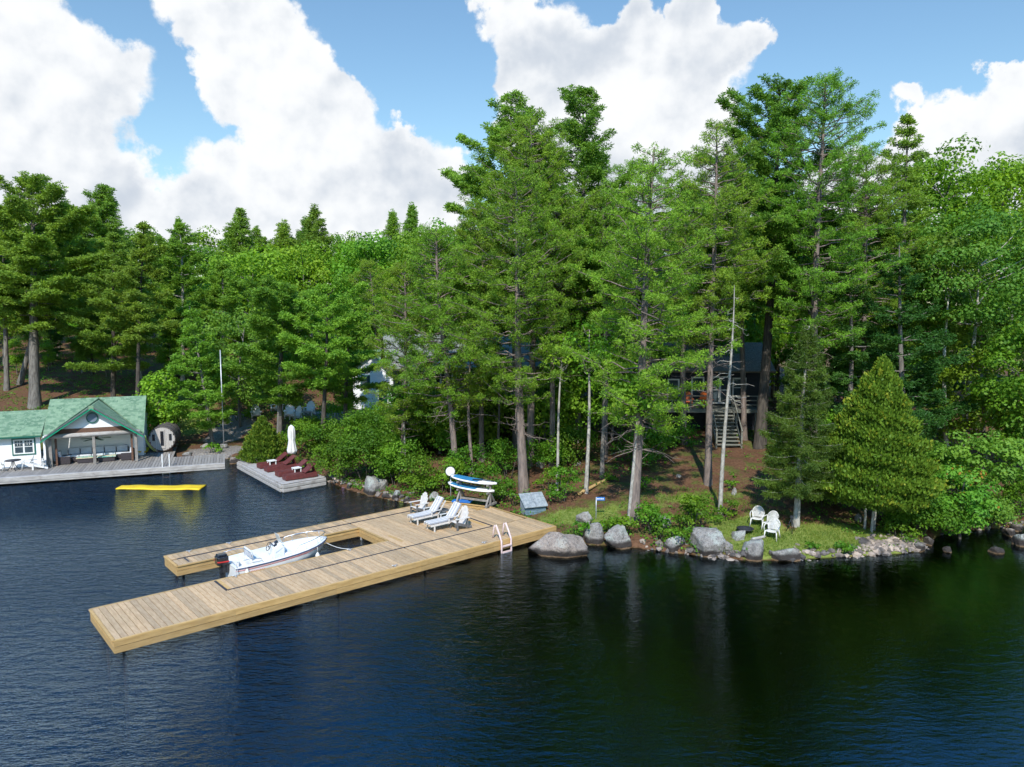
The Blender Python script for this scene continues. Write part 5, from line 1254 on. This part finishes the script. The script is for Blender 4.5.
# ------------------------------------------------------------------ trees
def place(kindname, label, meshes, mats, base, top=None, H=None, group=None, names=('trunk', 'crown'), sc=1.0, cat='tree', rz=None):
    t = thing(kindname, label, cat, tuple(base), rng.uniform(0, 6.28) if rz is None else rz, group)
    if top is not None:
        d = mathutils.Vector(tuple(np.array(top) - np.array(base))); t.rotation_mode = 'QUATERNION'
        t.rotation_quaternion = d.to_track_quat('Z', 'Y') @ mathutils.Quaternion((0, 0, 1), t.rotation_euler[2] if True else 0)
    t.scale = (sc,) * 3
    for nm, me_, mt in zip(names, meshes, mats):
        if not me_.materials: me_.materials.append(mt)
        link(nm, me_, t)
    return t
def bt_pts(bx, D, tx, ty, by=None):
    """base and top; D=None: the base is where pixel (bx,by) meets the ground"""
    if D is None: b = GT(bx, by); D = b[1]
    else: z = 2.0; x = XD(bx, D, z); z = h1(x, D); x = XD(bx, D, z); b = np.array([x, D, h1(x, D)])
    z = ZD(ty, D); t = np.array([XD(tx, D, z), D, z]); return b, t
def rp_(label, bx, by, tx, ty, wpx, cs, D=None, tuft=.27, r0=.2, **k):
    b, t = bt_pts(bx, D, tx, ty, by); H = float(np.linalg.norm(t - b)); R = wpx / 2 * b[1] / FPX * 1.1
    return place('red_pine', label, red_pine(H, H * cs, R, r0=r0, tuft=tuft, **k), (B_RED, F_RED), b, t, group='pines around the cottages')
def wp_(label, bx, by, tx, ty, wpx, cs, D=None, mat=None, bark=None, name='white_pine', group=None, **k):
    b, t = bt_pts(bx, D, tx, ty, by); H = float(np.linalg.norm(t - b)); R = wpx / 2 * b[1] / FPX
    return place(name, label, white_pine(H, H * cs, R, **k), (bark or B_GREY, mat or F_WHITE), b, t, group=group)
def dc_(name, label, bx, by, tx, ty, wpx, zc, D=None, mat=None, bark=None, leaf=.16, lobe=.85, nl=70, per=120, rzf=None, group=None, cat='tree', **k):
    b, t = bt_pts(bx, D, tx, ty, by); H = float(np.linalg.norm(t - b)); R = wpx / 2 * b[1] / FPX
    rz = (H - zc * H) * .93 if rzf is None else rzf * H
    return place(name, label, decid(H, zc * H, max(.2, R - lobe * .6), max(.3, rz - lobe * .5), nl=nl, leaf=leaf, per=per, lr=lobe, **k), (bark or B_GREY, mat or F_MAPLE), b, t, group=group, cat=cat)

# -- the tall pines on the point
rp_('tall leaning red pine whose trunk stands behind the paddleboard rack', 456, 476, 436, 228, 110, .27, dead=14, r0=.17)
rp_('slender young pine between the dish and the storage box', 472, 474, 467, 350, 55, .55, r0=.09, tuft=.3, dead=6)
rp_('tall red pine with the thickest trunk, rooted behind the storage box', 524, 492, 511, 168, 134, .29, dead=16, r0=.25)
rp_('red pine standing directly behind the trunk by the storage box', 530, 466, 534, 118, 130, .42, D=None, dead=8, r0=.22)
rp_('big red pine with crooked dead branches above the leafy shore bank', 633, 520, 656, 148, 146, .26, dead=26, r0=.24)
rp_('red pine between the bare snag and the stairless end of the cottage', 708, 484, 715, 124, 106, .41, dead=16, r0=.17)
rp_('broad dark-crowned red pine rising behind the spruce', 812, 450, 822, 76, 140, .33, D=44.5, dead=10, r0=.25)
rp_('slim red pine filling the gap behind the big shore pine', 604, 476, 606, 190, 95, .45, D=47, dead=8, r0=.18)
rp_('red pine rising between the big shore pine and the cottage pine', 684, 450, 682, 190, 90, .42, D=49, dead=8, r0=.18)
rp_('small pale slender pine in front of the white cabin', 377, 396, 370, 262, 56, .25, dead=8, r0=.09, tuft=.3)
rp_('mid-height red pine on the bushy bank by the grey cottage', 402, 440, 408, 262, 76, .2, D=47, dead=6, r0=.12, tuft=.25)
wp_('tall white pine whose rounded top is the highest near the grey cottage', 517, 440, 511, 95, 150, .34, D=50, r0=.25, top=.55, tuft=.34, nn=20, dens=.9)
wp_('tall white pine with a flat bushy top behind the twin red pines', 577, 440, 583, 92, 160, .34, D=51, r0=.25, top=.6, tuft=.34, nn=20, dens=.9)
wp_('dark massive white pine with thick trunk beside the cottage stairs', 760, 447, 783, 80, 170, .38, r0=.34, top=.6, tuft=.32, nn=20, bark=B_DARK)
wp_('dark white pine with a narrow pointed top beyond the cedar', 897, 440, 906, 118, 130, .15, D=50, r0=.22, tuft=.32, nn=20, mat=F_WHITE)
wp_('dark hemlock filling the space behind the cedar', 905, 470, 898, 245, 130, .08, D=43.5, r0=.18, tuft=.26, nn=18, mat=F_DARK, name='hemlock', droop=.12)
wp_('dark hemlock between the spruce and the cedar', 848, 470, 852, 255, 90, .10, D=45, r0=.16, tuft=.26, nn=18, mat=F_DARK, name='hemlock', droop=.12)

rp_('red pine filling the gap between the two tallest pointed pines', 552, 460, 556, 185, 100, .42, D=46, dead=6, r0=.16)
rp_('shorter red pine on the bank side of the leaning red pine', 482, 460, 480, 205, 96, .40, D=47.5, dead=6, r0=.15)
rp_('red pine just behind the thick dark trunk at the stairs', 744, 450, 742, 140, 110, .44, D=51, dead=6, r0=.17)
rp_('red pine close beyond the broad dark-crowned pine, towards the birch', 862, 450, 866, 150, 110, .40, D=48, dead=6, r0=.17)
rp_('red pine deep behind the big shore pine', 632, 450, 628, 165, 110, .42, D=52, dead=6, r0=.17)
b, t = bt_pts(796, None, 808, 326, 526); H = float(np.linalg.norm(t - b))
place('spruce', 'drooping spruce with bare lower trunk on the lawn behind the plastic chairs', spruce(H, H * .20, 47 * b[1] / FPX), (B_PALE, F_SPRUCE), b, t)
b, t = bt_pts(870, None, 884, 358, 530); H = float(np.linalg.norm(t - b))
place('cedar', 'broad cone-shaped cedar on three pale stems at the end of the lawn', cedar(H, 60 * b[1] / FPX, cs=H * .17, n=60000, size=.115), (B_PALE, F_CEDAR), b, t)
b, t = bt_pts(264, None, 262, 417, 463); H = float(np.linalg.norm(t - b))
place('cedar', 'small bright cedar bush at the inner end of the crib dock', cedar(H, 24 * b[1] / FPX, 1, cs=.15, n=14000, size=.12), (B_PALE, F_CEDAR), b, t)

# bare snag
b, t = bt_pts(720, None, 733, 285, 514); H = float(np.linalg.norm(t - b))
W = Wood(); TP, TR = trunk_line(H, .10, .12, 14, .015); TR[0] = .13; W.tube(TP, TR, 8)
for k in range(24):
    z = H * rng.uniform(.42, .96); p0 = at_line(TP, z); a = rng.uniform(0, 6.28); L = rng.uniform(.2, 1.0) ** 1.4 * 2.0 * (1.25 - z / H); s = np.linspace(0, 1, 6)
    path = p0 + np.stack([np.cos(a + s * .8) * L * s, np.sin(a + s * .8) * L * s, L * (rng.uniform(-.3, .3) * s + rng.uniform(-.5, .1) * s * s)], 1); path[1:] += rng.normal(size=(5, 3)) * .05; W.tube(path, np.linspace(.022, .005, 6), 4)
    for j in range(4): c0 = path[rng.integers(2, 6)]; e = c0 + rng.normal(size=3) * [.25, .25, .15] * L * .6; W.tube([c0, e], [.008, .004], 3)
tt = thing('dead_tree', 'bare grey dead tree leaning before the cottage stairs', 'tree', tuple(b)); tt.rotation_mode = 'QUATERNION'; tt.rotation_quaternion = mathutils.Vector(tuple(t - b)).to_track_quat('Z', 'Y')
link('trunk', W.mesh('trunk'), tt, B_PALE)

# slender trunks with small crowns
for (lab, bx, by, tx, ty, cw, mt, bk, r0) in (
    ('slender pale-trunked tree rooted beside the leafy shoots behind the storage box', 557, 491, 563, 320, 50, F_MAPLE, B_PALE, .07),
    ('pale tapering trunk rooted at the end of the yellow split log', 586, 493, 592, 310, 52, F_MAPLE, B_PALE, .10),
    ('grey trunk rooted just beyond the yellow split log', 602, 478, 607, 300, 56, F_MAPLE, B_GREY, .12),
    ('thin pale trunk growing tight against the big shore pine', 629, 522, 640, 360, 40, F_MAPLE, B_PALE, .08),
    ('thin dark sapling trunk between the dish and the pine with the box', 497, 470, 500, 350, 40, F_MAPLE, B_DARK, .08),
    ('pale sapling stem among the bank bushes behind the far chair', 405, 470, 404, 380, 40, F_SHRUB, B_PALE, .05)):
    dc_('slender_tree', lab, bx, by, tx, ty, cw, .80, mat=mt, bark=bk, r0=r0, nl=22, lobe=.6, per=150, leaf=.15, group='slender trees under the pines', wob=.12, tmax=.9)

# broadleaf trees at the lawn end
dc_('broadleaf_tree', 'tall light green tree on a bare grey trunk at the lawn end', 961, 463, 985, 205, 150, .76, rzf=.27, mat=F_BIRCH, bark=B_PALE, leaf=.17, nl=130, lobe=.85, per=130, r0=.17, tmax=.8)
dc_('birch', 'white-barked birch behind the bare grey trunk', 947, 452, 944, 225, 80, .82, mat=F_BIRCH, bark=B_BIRCH, leaf=.17, nl=50, lobe=.9, per=100, r0=.14, D=46.5)
dc_('broadleaf_tree', 'tall yellow-green tree crown beside the pointed dark pine', 945, 430, 945, 128, 105, .72, D=55, mat=F_YELLOW, leaf=.22, nl=100, lobe=1.2, per=75, r0=.2)
dc_('broadleaf_tree', 'tall yellow-green tree at the very edge of the wood beyond the birch', 1010, 430, 1008, 138, 120, .70, D=56, mat=F_YELLOW, leaf=.22, nl=120, lobe=1.2, per=75, r0=.2)
dc_('maple', 'low spreading light green maple overhanging the shallow bay', 978, 505, 988, 425, 95, .62, mat=F_BIRCH, bark=B_DARK, leaf=.15, nl=60, lobe=.5, per=330, r0=.07, D=37.5)
dc_('maple', 'young maple with rusty red leaves over the shallow bay', 960, 525, 962, 455, 74, .5, mat=F_RUST, bark=B_DARK, leaf=.14, nl=50, lobe=.45, per=380, r0=.05, D=35)
dc_('broadleaf_tree', 'dense green tree at the edge of the wood above the low maple', 1035, 480, 1030, 300, 110, .55, D=42, mat=F_MAPLE, leaf=.17, nl=90, lobe=.85, per=150, r0=.14)
dc_('broadleaf_tree', 'dark leafy tree in the shade behind the bare grey trunk', 985, 460, 975, 330, 110, .5, D=46, mat=F_MAPLE, leaf=.17, nl=80, lobe=.85, per=130, r0=.12)

# understorey broadleaf trees behind the pines
for k, (lab, bx, D, ty, cw) in enumerate((
    ('leafy green tree filling the gap under the leaning red pine', 440, 50, 378, 80), ('leafy green tree below the deck of the grey cottage', 478, 50.5, 372, 80),
    ('leafy understorey tree behind the twin red pines', 545, 50, 372, 90), ('leafy understorey tree between the yellow log trunks and the big shore pine', 612, 51, 345, 95),
    ('leafy understorey tree at the window end of the dark cottage', 662, 55, 330, 70), ('bright leafy tree glowing behind the roof of the dark cottage', 712, 64, 318, 100),
    ('leafy understorey tree behind the yellow split log', 580, 52, 340, 80), ('dark leafy tree behind the spruce trunk', 838, 46, 400, 70), ('leafy tree behind the broad dark-crowned pine', 775, 64, 300, 110))):
    dc_('understorey_tree', lab, bx, 0, bx + 2, ty, cw, .52, D=D, mat=F_YELLOW if 'glow' in lab else F_MAPLE, leaf=.19, nl=55, lobe=.95, per=110, r0=.09, group='understorey trees on the point')

# -- the wooded left shore, front rank to back rank (each tree named for its look and place)
wp_('massive white pine with the thickest trunk behind the boathouse side wing', 35, 0, 31, 180, 150, .36, D=64, r0=.42, top=.5, tuft=.38, nn=20, w=.06, bark=B_GREY)
wp_('dark pine on a slim trunk behind the boathouse wing, farthest from the porch', 7, 0, 2, 206, 110, .42, D=68, r0=.2, tuft=.36, nn=18, w=.06)
wp_('slim-trunked pine between the massive pine and the border of the wood', 20, 0, 66, 212, 90, .45, D=70, mat=F_WHITE2, r0=.22, tuft=.36, nn=18, w=.06)
wp_('white pine on a slim dark trunk directly behind the boathouse ridge', 113, 0, 114, 235, 100, .25, D=65, r0=.2, tuft=.36, nn=18, w=.06, bark=B_DARK)
wp_('pine on a dark trunk rising at the sauna end of the boathouse roof', 137, 0, 142, 225, 86, .42, D=62, r0=.17, tuft=.36, nn=18, w=.06, bark=B_DARK)
wp_('pale-trunked layered pine above the barrel sauna', 183, 0, 181, 224, 90, .34, D=72, mat=F_WHITE2, r0=.18, tuft=.38, nn=18, w=.06, bark=B_PALE)
wp_('layered white pine with a pale trunk behind the silvery bush tree', 222, 0, 224, 262, 90, .2, D=69, mat=F_WHITE2, r0=.2, tuft=.36, nn=18, w=.06)
wp_('light green young pine with a pointed top beside the flag pole', 213, 0, 190, 306, 76, .16, D=57, r0=.12, tuft=.32, nn=18, w=.05, mat=F_WHITE2, bark=B_GREY)
wp_('bright layered pine spreading above the crib dock', 279, 0, 284, 292, 120, .30, D=56, r0=.2, tuft=.34, nn=20, w=.055, mat=F_WHITE2, bark=B_GREY, top=.6, shape=.6)
wp_('bright layered pine on a forked dark trunk between crib dock and bushy bank', 322, 0, 328, 290, 100, .42, D=53, r0=.16, tuft=.34, nn=20, w=.055, mat=F_WHITE2, bark=B_DARK, top=.6, shape=.6)
wp_('light pine behind the forked-trunk pine, below the maples', 345, 0, 350, 300, 70, .2, D=60, r0=.14, tuft=.34, nn=18, w=.055, mat=F_WHITE2, top=.5)
dc_('broadleaf_tree', 'yellowish leafy tree squeezed between boathouse and barrel sauna', 160, 0, 161, 366, 56, .5, D=57, mat=F_YELLOW, leaf=.2, nl=45, lobe=.8, per=130, r0=.07)
dc_('broadleaf_tree', 'silvery green round tree behind the flag pole', 240, 0, 240, 300, 110, .55, D=63, mat=F_BIRCH, leaf=.2, nl=80, lobe=1.1, per=90, r0=.12)
dc_('maple', 'broad yellow-green maple in the middle of the hillside wood', 250, 0, 252, 238, 116, .6, D=80, mat=F_YELLOW, leaf=.26, nl=90, lobe=1.4, per=55, r0=.18)
dc_('maple', 'yellow-green maple above the light pines, touching the skyline', 302, 0, 304, 234, 104, .6, D=84, mat=F_YELLOW, leaf=.26, nl=90, lobe=1.4, per=55, r0=.18)
dc_('maple', 'bright green maple above the white cabin', 372, 0, 372, 222, 96, .6, D=82, mat=F_MAPLE, leaf=.26, nl=90, lobe=1.4, per=55, r0=.18)
dc_('maple', 'green maple above the grey cottage roof', 425, 0, 424, 213, 86, .6, D=78, mat=F_MAPLE, leaf=.25, nl=90, lobe=1.4, per=55, r0=.18)
dc_('maple', 'green maple standing low behind the white cabin', 350, 0, 345, 292, 80, .5, D=72, mat=F_MAPLE, leaf=.24, nl=60, lobe=1.2, per=70, r0=.12)
dc_('maple', 'green maple directly behind the roof of the grey cottage', 452, 0, 448, 290, 90, .5, D=66, mat=F_MAPLE, leaf=.24, nl=60, lobe=1.2, per=70, r0=.12)
wp_('bushy dark pine with a rounded top on the skyline above the boathouse', 103, 0, 103, 190, 62, .3, D=88, r0=.2, tuft=.42, nn=18, w=.07, zj=.3, top=.7)
wp_('pointed pine on the skyline above the yellow-green maple', 239, 0, 240, 211, 60, .3, D=92, r0=.2, tuft=.42, nn=18, w=.07, zj=.3)
wp_('pointed pine on the skyline above the forked-trunk pine', 314, 0, 313, 211, 56, .3, D=92, r0=.2, tuft=.42, nn=18, w=.07, zj=.3)
wp_('small pointed pine on the skyline between the two maples', 284, 0, 284, 221, 44, .3, D=94, r0=.2, tuft=.42, nn=18, w=.07, zj=.3)

# background ranks: copies of a few far trees
PROT = []   # far trees
for k in range(4):
    PROT.append(('white_pine', 'dark layered pine', white_pine(20, 4, 3.6, r0=.22, tuft=.45, nn=15, w=.075, dens=.9, zj=.32, step=.8, top=.25 + .12 * k), (B_DARK, F_WHITE), 20))
for k in range(3):
    PROT.append(('maple', 'round green leafy tree', decid(18, 10.5, 3.6, 6.6, nl=75, leaf=.3, per=42, lr=1.5), (B_GREY, F_MAPLE), 18))
for k in range(2):
    PROT.append(('hemlock', 'dark narrow evergreen', white_pine(19, 1.5, 2.8, r0=.2, tuft=.42, nn=15, w=.07, dens=.8, droop=.1), (B_DARK, F_DARK), 19))
for k in range(2):
    PROT.append(('poplar', 'light green loose tree', decid(18, 11, 3.0, 6.2, nl=65, leaf=.3, per=38, lr=1.4), (B_PALE, F_BIRCH), 18))
NUMW = ['first', 'second', 'third', 'fourth', 'fifth', 'sixth', 'seventh', 'eighth', 'ninth', 'tenth', 'eleventh', 'twelfth', 'thirteenth', 'fourteenth', 'fifteenth', 'sixteenth', 'seventeenth', 'eighteenth', 'nineteenth', 'twentieth', 'twenty-first', 'twenty-second', 'twenty-third', 'twenty-fourth', 'twenty-fifth', 'twenty-sixth']
def rank(pxs, D, topf, where, kinds, jig=6, end='boathouse'):
    cnt = {}
    for i, px in enumerate(pxs):
        k = kinds[int(rng.integers(len(kinds)))]; nm, ds, ms, mt, H0 = PROT[k]
        D_ = D + rng.uniform(-2.5, 2.5); px = px + rng.uniform(-jig, jig); ty = topf(px) + rng.normal() * 5
        b, t = bt_pts(px, D_, px, ty); H = t[2] - b[2]
        cnt[ds] = cnt.get(ds, 0) + 1
        lab = f'{ds} {where}, {NUMW[cnt[ds] - 1]} from the {end}'
        place(nm, lab, ms, mt, b, None, sc=H / H0, group=f'trees {where}')
def sky1(px):  # skyline
    return float(np.interp(px, [-60, 0, 60, 130, 200, 260, 330, 400, 450, 520, 1000, 1100], [200, 214, 222, 224, 222, 230, 228, 215, 215, 215, 170, 160]))
rank(range(-50, 470, 26), 98, sky1, 'in the skyline row of the wood', [0, 1, 2, 3, 4, 5, 6, 4, 9, 10], end='boathouse end')
rank(range(-45, 440, 36), 86, lambda p: sky1(p) + 18, 'in the middle row of the wood', [0, 1, 2, 4, 5, 6, 7, 9], end='boathouse end')
rank(range(-40, 360, 44), 76, lambda p: sky1(p) + 55, 'in the lower row of the wood', [0, 2, 4, 7, 8, 9, 10], end='boathouse end')
rank(range(-20, 170, 27), 82, lambda p: 300, 'low in the hillside wood', [4, 5, 6, 9], end='boathouse end')
rank(range(-10, 215, 30), 74, lambda p: 335, 'lowest on the wooded slope', [4, 5, 6, 10], end='boathouse end')
rank(range(480, 1080, 42), 68, lambda p: float(np.interp(p, [480, 600, 760, 900, 1080], [235, 240, 200, 190, 165])), 'in the dim row behind the cottages', [0, 1, 4, 5, 7, 8], end='grey cottage')
rank(range(470, 900, 34), 63, lambda p: float(np.interp(p, [480, 600, 760, 900], [225, 205, 200, 210])), 'in the nearer dim row', [0, 1, 4, 5, 6, 7], end='grey cottage')
rank(range(560, 900, 48), 58, lambda p: 290, 'in the shade close behind the cottages', [7, 8, 4, 5, 0], end='grey cottage')
rank(range(900, 1090, 40), 52, lambda p: 300, 'in the shaded wood behind the birch', [7, 8, 7, 4], end='cedar')
rank(range(20, 200, 60), 112, lambda p: sky1(p) + 10, 'behind the skyline above the boathouse', [0, 4, 8], end='boathouse end')

# shrubs
def shrub(name, lab, bx, by, wpx, hpx, mat=None, leaf=.11, nl=22, cat='shrub', per=None, D=None, group='shrubs along the bank'):
    if D is None: p = GT(bx, by)
    else: x = XD(bx, D); p = np.array([x, D, h1(x, D)])
    if p[2] < .05: p[2] = .05
    w = wpx / 2 * p[1] / FPX; h = hpx * p[1] / FPX
    place(name, lab, bush(w, h, leaf, per or 330, nl), (B_DARK, mat or F_SHRUB), p, names=('stem', 'foliage'), group=group, cat=cat)
for s_ in (
    ('bushy shrub at the open end of the crib dock', 341, 480, 50, 55, F_SHRUB), ('tall rounded bright shrub above the craggy boulder', 366, 482, 64, 82, F_SHRUB),
    ('leafy shrub just behind the craggy boulder', 396, 486, 56, 52, F_SHRUB), ('dark green shrub behind the far slatted chair', 420, 492, 50, 48, F_SHRUB),
    ('leafy shrub at the foot of the dish pole', 441, 492, 48, 46, F_SHRUB), ('large shrub high on the bank below the grey cottage', 420, 455, 90, 62, F_SHRUB),
    ('rounded shrub on the slope below the white cabin', 385, 452, 80, 56, F_SHRUB), ('shrub between the leaning pine and the young pine', 466, 478, 46, 40, F_SHRUB),
    ('low shrub behind the paddleboard rack', 484, 492, 44, 34, F_SHRUB), ('small shrub between rack and storage box', 503, 499, 34, 26, F_SHRUB),
    ('bushy clump against the side of the storage box', 514, 505, 20, 18, F_SHRUB), ('shrub behind the trunk at the storage box', 508, 478, 50, 44, F_SHRUB),
    ('bright leafy shoots behind the storage box', 562, 502, 40, 44, F_SHRUB), ('bright sprig growing beside the yellow split log', 612, 482, 18, 12, F_SHRUB),
    ('leafy clump beside the pale pointed boulder', 583, 541, 24, 24, F_SHRUB), ('leafy shrub on the bank below the big shore pine', 652, 533, 44, 36, F_SHRUB),
    ('bright upright shrub on the bank near the pale hidden boulder', 693, 532, 44, 40, F_SHRUB), ('leafy shrub right at the waterline under the shore pine', 625, 534, 34, 22, F_SHRUB),
    ('low leafy shrub on the waterline by the low pale boulder', 680, 545, 36, 22, F_SHRUB), ('small shrub around the foot of the dead tree', 722, 518, 32, 22, F_SHRUB),
    ('small bright shrub beside the cottage pine trunk', 731, 490, 18, 20, F_SHRUB), ('bright leafy shrub on the slope just beyond the storage box', 548, 492, 34, 26, F_SHRUB), ('leafy shrub between the big shore pine and the dead tree', 705, 524, 40, 32, F_SHRUB),
    ('waterline shrub beside the pale hidden boulder', 664, 541, 30, 20, F_SHRUB), ('low bush between dead tree and biggest lichen boulder', 700, 541, 26, 16, F_SHRUB),
    ('bushy shrub at the landward corner of the big dock', 492, 503, 26, 20, F_SHRUB), ('low sprawling bush between the sign and the pale angular boulder', 612, 533, 28, 16, F_SHRUB),
 ('low leafy sprig on the brown slope', 640, 490, 26, 18, F_SHRUB),
    ('low fern clump at the lawn waterline', 812, 548, 20, 10, F_SHRUB), ('low fern clump on the lawn waterline nearer the pebble spit', 846, 552, 26, 10, F_SHRUB),
    ('big leafy shrub touching the cedar at the bay', 915, 532, 80, 62, F_SHRUB), ('tall leafy shrub behind the cedar and the bay', 932, 500, 76, 66, F_SHRUB),
    ('shrub hanging over the head of the bay', 950, 526, 50, 40, F_SHRUB), ('light green shrub overhanging the bay below the maple', 985, 526, 64, 36, F_BIRCH),
    ('dark shrub at the far bank of the bay', 1020, 515, 50, 46, F_SHRUB), ('low shrub under the cedar stems', 900, 538, 36, 18, F_SHRUB),
    ('green shrub behind the closed parasol', 300, 456, 50, 38, F_SHRUB), ('shrub under the forked-trunk pine', 325, 458, 56, 42, F_SHRUB),
    ('shrub beyond the loungers and the layered pine trunk', 272, 452, 40, 26, F_SHRUB), ('golden little shrub at the inner corner of the crib dock', 247, 462, 18, 12, F_YELLOW),
    ('yellowish shrub bordering the garden above the crib dock', 312, 432, 44, 16, F_YELLOW), ('yellowish shrub beside the gravel patch', 345, 418, 50, 20, F_YELLOW),
    ('yellow-green bush between flag pole and slim pine trunk', 240, 420, 40, 20, F_YELLOW), ('green bush at the foot of the flag pole', 213, 452, 22, 10, F_SHRUB),
    ('green bush behind the barrel sauna', 178, 428, 40, 34, F_SHRUB), ('bush behind the canoe at the boathouse corner', 145, 440, 26, 44, F_SHRUB),
    ('shaded shrub in front of the dark cottage skirting', 670, 448, 60, 26, F_SHRUB), ('shaded shrub behind the spruce trunk', 825, 505, 70, 40, F_SHRUB),
    ('shaded shrub between spruce and cottage', 795, 470, 60, 36, F_SHRUB), ('broad shaded shrub on the slope behind the slender trunks', 570, 462, 70, 36, F_SHRUB),
    ('shaded shrub behind the big shore pine', 640, 462, 60, 34, F_SHRUB), ('shaded shrub between the twin pines and the leafy shoots', 545, 470, 46, 34, F_SHRUB)):
    shrub('shrub', s_[0], s_[1], s_[2], s_[3], s_[4], s_[5], leaf=.13 if s_[2] < 470 else .11, nl=max(9, int(s_[3] * s_[4] / 120)), per=260 if s_[2] < 470 else 420)

# ground cover: grass blades, ferns and low plants nobody could count
def scatter(n, xr, yr, wfun):
    X = rng.uniform(*xr, n); Y = rng.uniform(*yr, n); d = sdist(X, Y); keep = (d > .15) & (rng.random(n) < wfun(X, Y, d)); X, Y, d = X[keep], Y[keep], d[keep]
    return np.stack([X, Y, hfun(X, Y, d)], 1)
from bisect import bisect
def look(arr, X, Y):
    i = np.clip(np.searchsorted(ys, Y), 0, len(ys) - 1); j = np.clip(np.searchsorted(xs, X), 0, len(xs) - 1); return arr[i, j]
def patch(X, Y, f=.8): return .5 + .5 * np.sin(X * f + 2 * np.sin(Y * f * .7)) * np.sin(Y * f * 1.3 + 1.7 * np.sin(X * f * .6))
P = scatter(120000, (-24, 28), (31, 48), lambda X, Y, d: np.clip(look(lawn, X, Y) * 1.3 * (.35 + .8 * patch(X, Y, 1.3)), 0, 1))
S = Soup(); n = len(P); k = 3; C = np.repeat(P, k, 0) + rng.normal(size=(n * k, 3)) * [.04, .04, 0]
hgt_ = rng.uniform(.05, .16, (n * k, 1)); tip = C + np.concatenate([rng.normal(size=(n * k, 2)) * .05, hgt_], 1); sd = nrm(np.concatenate([rng.normal(size=(n * k, 2)), np.zeros((n * k, 1))], 1)) * .012
S.tris(np.stack([C - sd, C + sd, tip], 1), np.clip(patch(C[:, 0], C[:, 1], 2.2) * .7 + rng.uniform(0, .5, n * k), 0, 1)); g_ = link('grass', S.mesh('grass'), None, F_GRASS); tag(g_, 'short sunlit grass on the lawn and slope', 'grass', None, 'stuff')
def edge(X, Y, d): # thick near the shore bank and in the wood, thin on the bare brown slope and on lawn
    bare = np.maximum.reduce([np.clip(1.25 - np.hypot((X - gx) / rx_, (Y - gy) / ry_), 0, 1) for gx, gy, rx_, ry_ in BARE])
    lw = look(lawn, X, Y); rk2 = look(rock, X, Y)
    w = np.clip(1.1 * np.exp(-np.maximum(d - .3, 0) / 1.2) * (1 - sstep(lw, .35, .7)) * (X > -17) + .45 * patch(X, Y, .55) ** 1.5, 0, 1) * (1 - np.clip(bare * 1.6, 0, .95)) * (1 - sstep(rk2, .2, .5)) * np.where((X < -17) & (d < 7.5), 0, 1)
    return w * np.where(lw > .45, .15, 1)
BARE = []
for (x_, y_, a_, b_) in ((700, 470, 4.5, 3.2), (760, 500, 2.6, 3.2), (570, 505, 3, 2.0), (640, 495, 3, 3), (735, 452, 3, 2), (560, 468, 3, 2), (600, 500, 3, 2)):
    p = GT(x_, y_); BARE.append((p[0], p[1], a_, b_))
P = np.concatenate([scatter(42000, (-30, 30), (31, 66), lambda X, Y, d: edge(X, Y, d) * .42), scatter(16000, (-62, -10), (52, 84), lambda X, Y, d: .55 * patch(X, Y, .4) * (d > 9))])
S = Soup(); n = len(P); per = 9; C = np.repeat(P, per, 0); hh = np.repeat(rng.uniform(.08, .42, n), per)
C = C + np.stack([rng.normal(size=n * per) * .13, rng.normal(size=n * per) * .13, hh * rng.uniform(.3, 1, n * per)], 1)
leaves(S, C, rng.normal(size=(n * per, 3)) * .6 + [0, -.1, .9], .12, np.clip(np.repeat(rng.random(n), per) + rng.normal(size=n * per) * .12, 0, 1))
o = link('ground_cover', S.mesh('ground_cover'), None, F_PLANT); tag(o, 'low leafy plants and ferns covering the bank and forest floor', 'ground cover', None, 'stuff')
print('script time', round(time.time() - T0, 1))
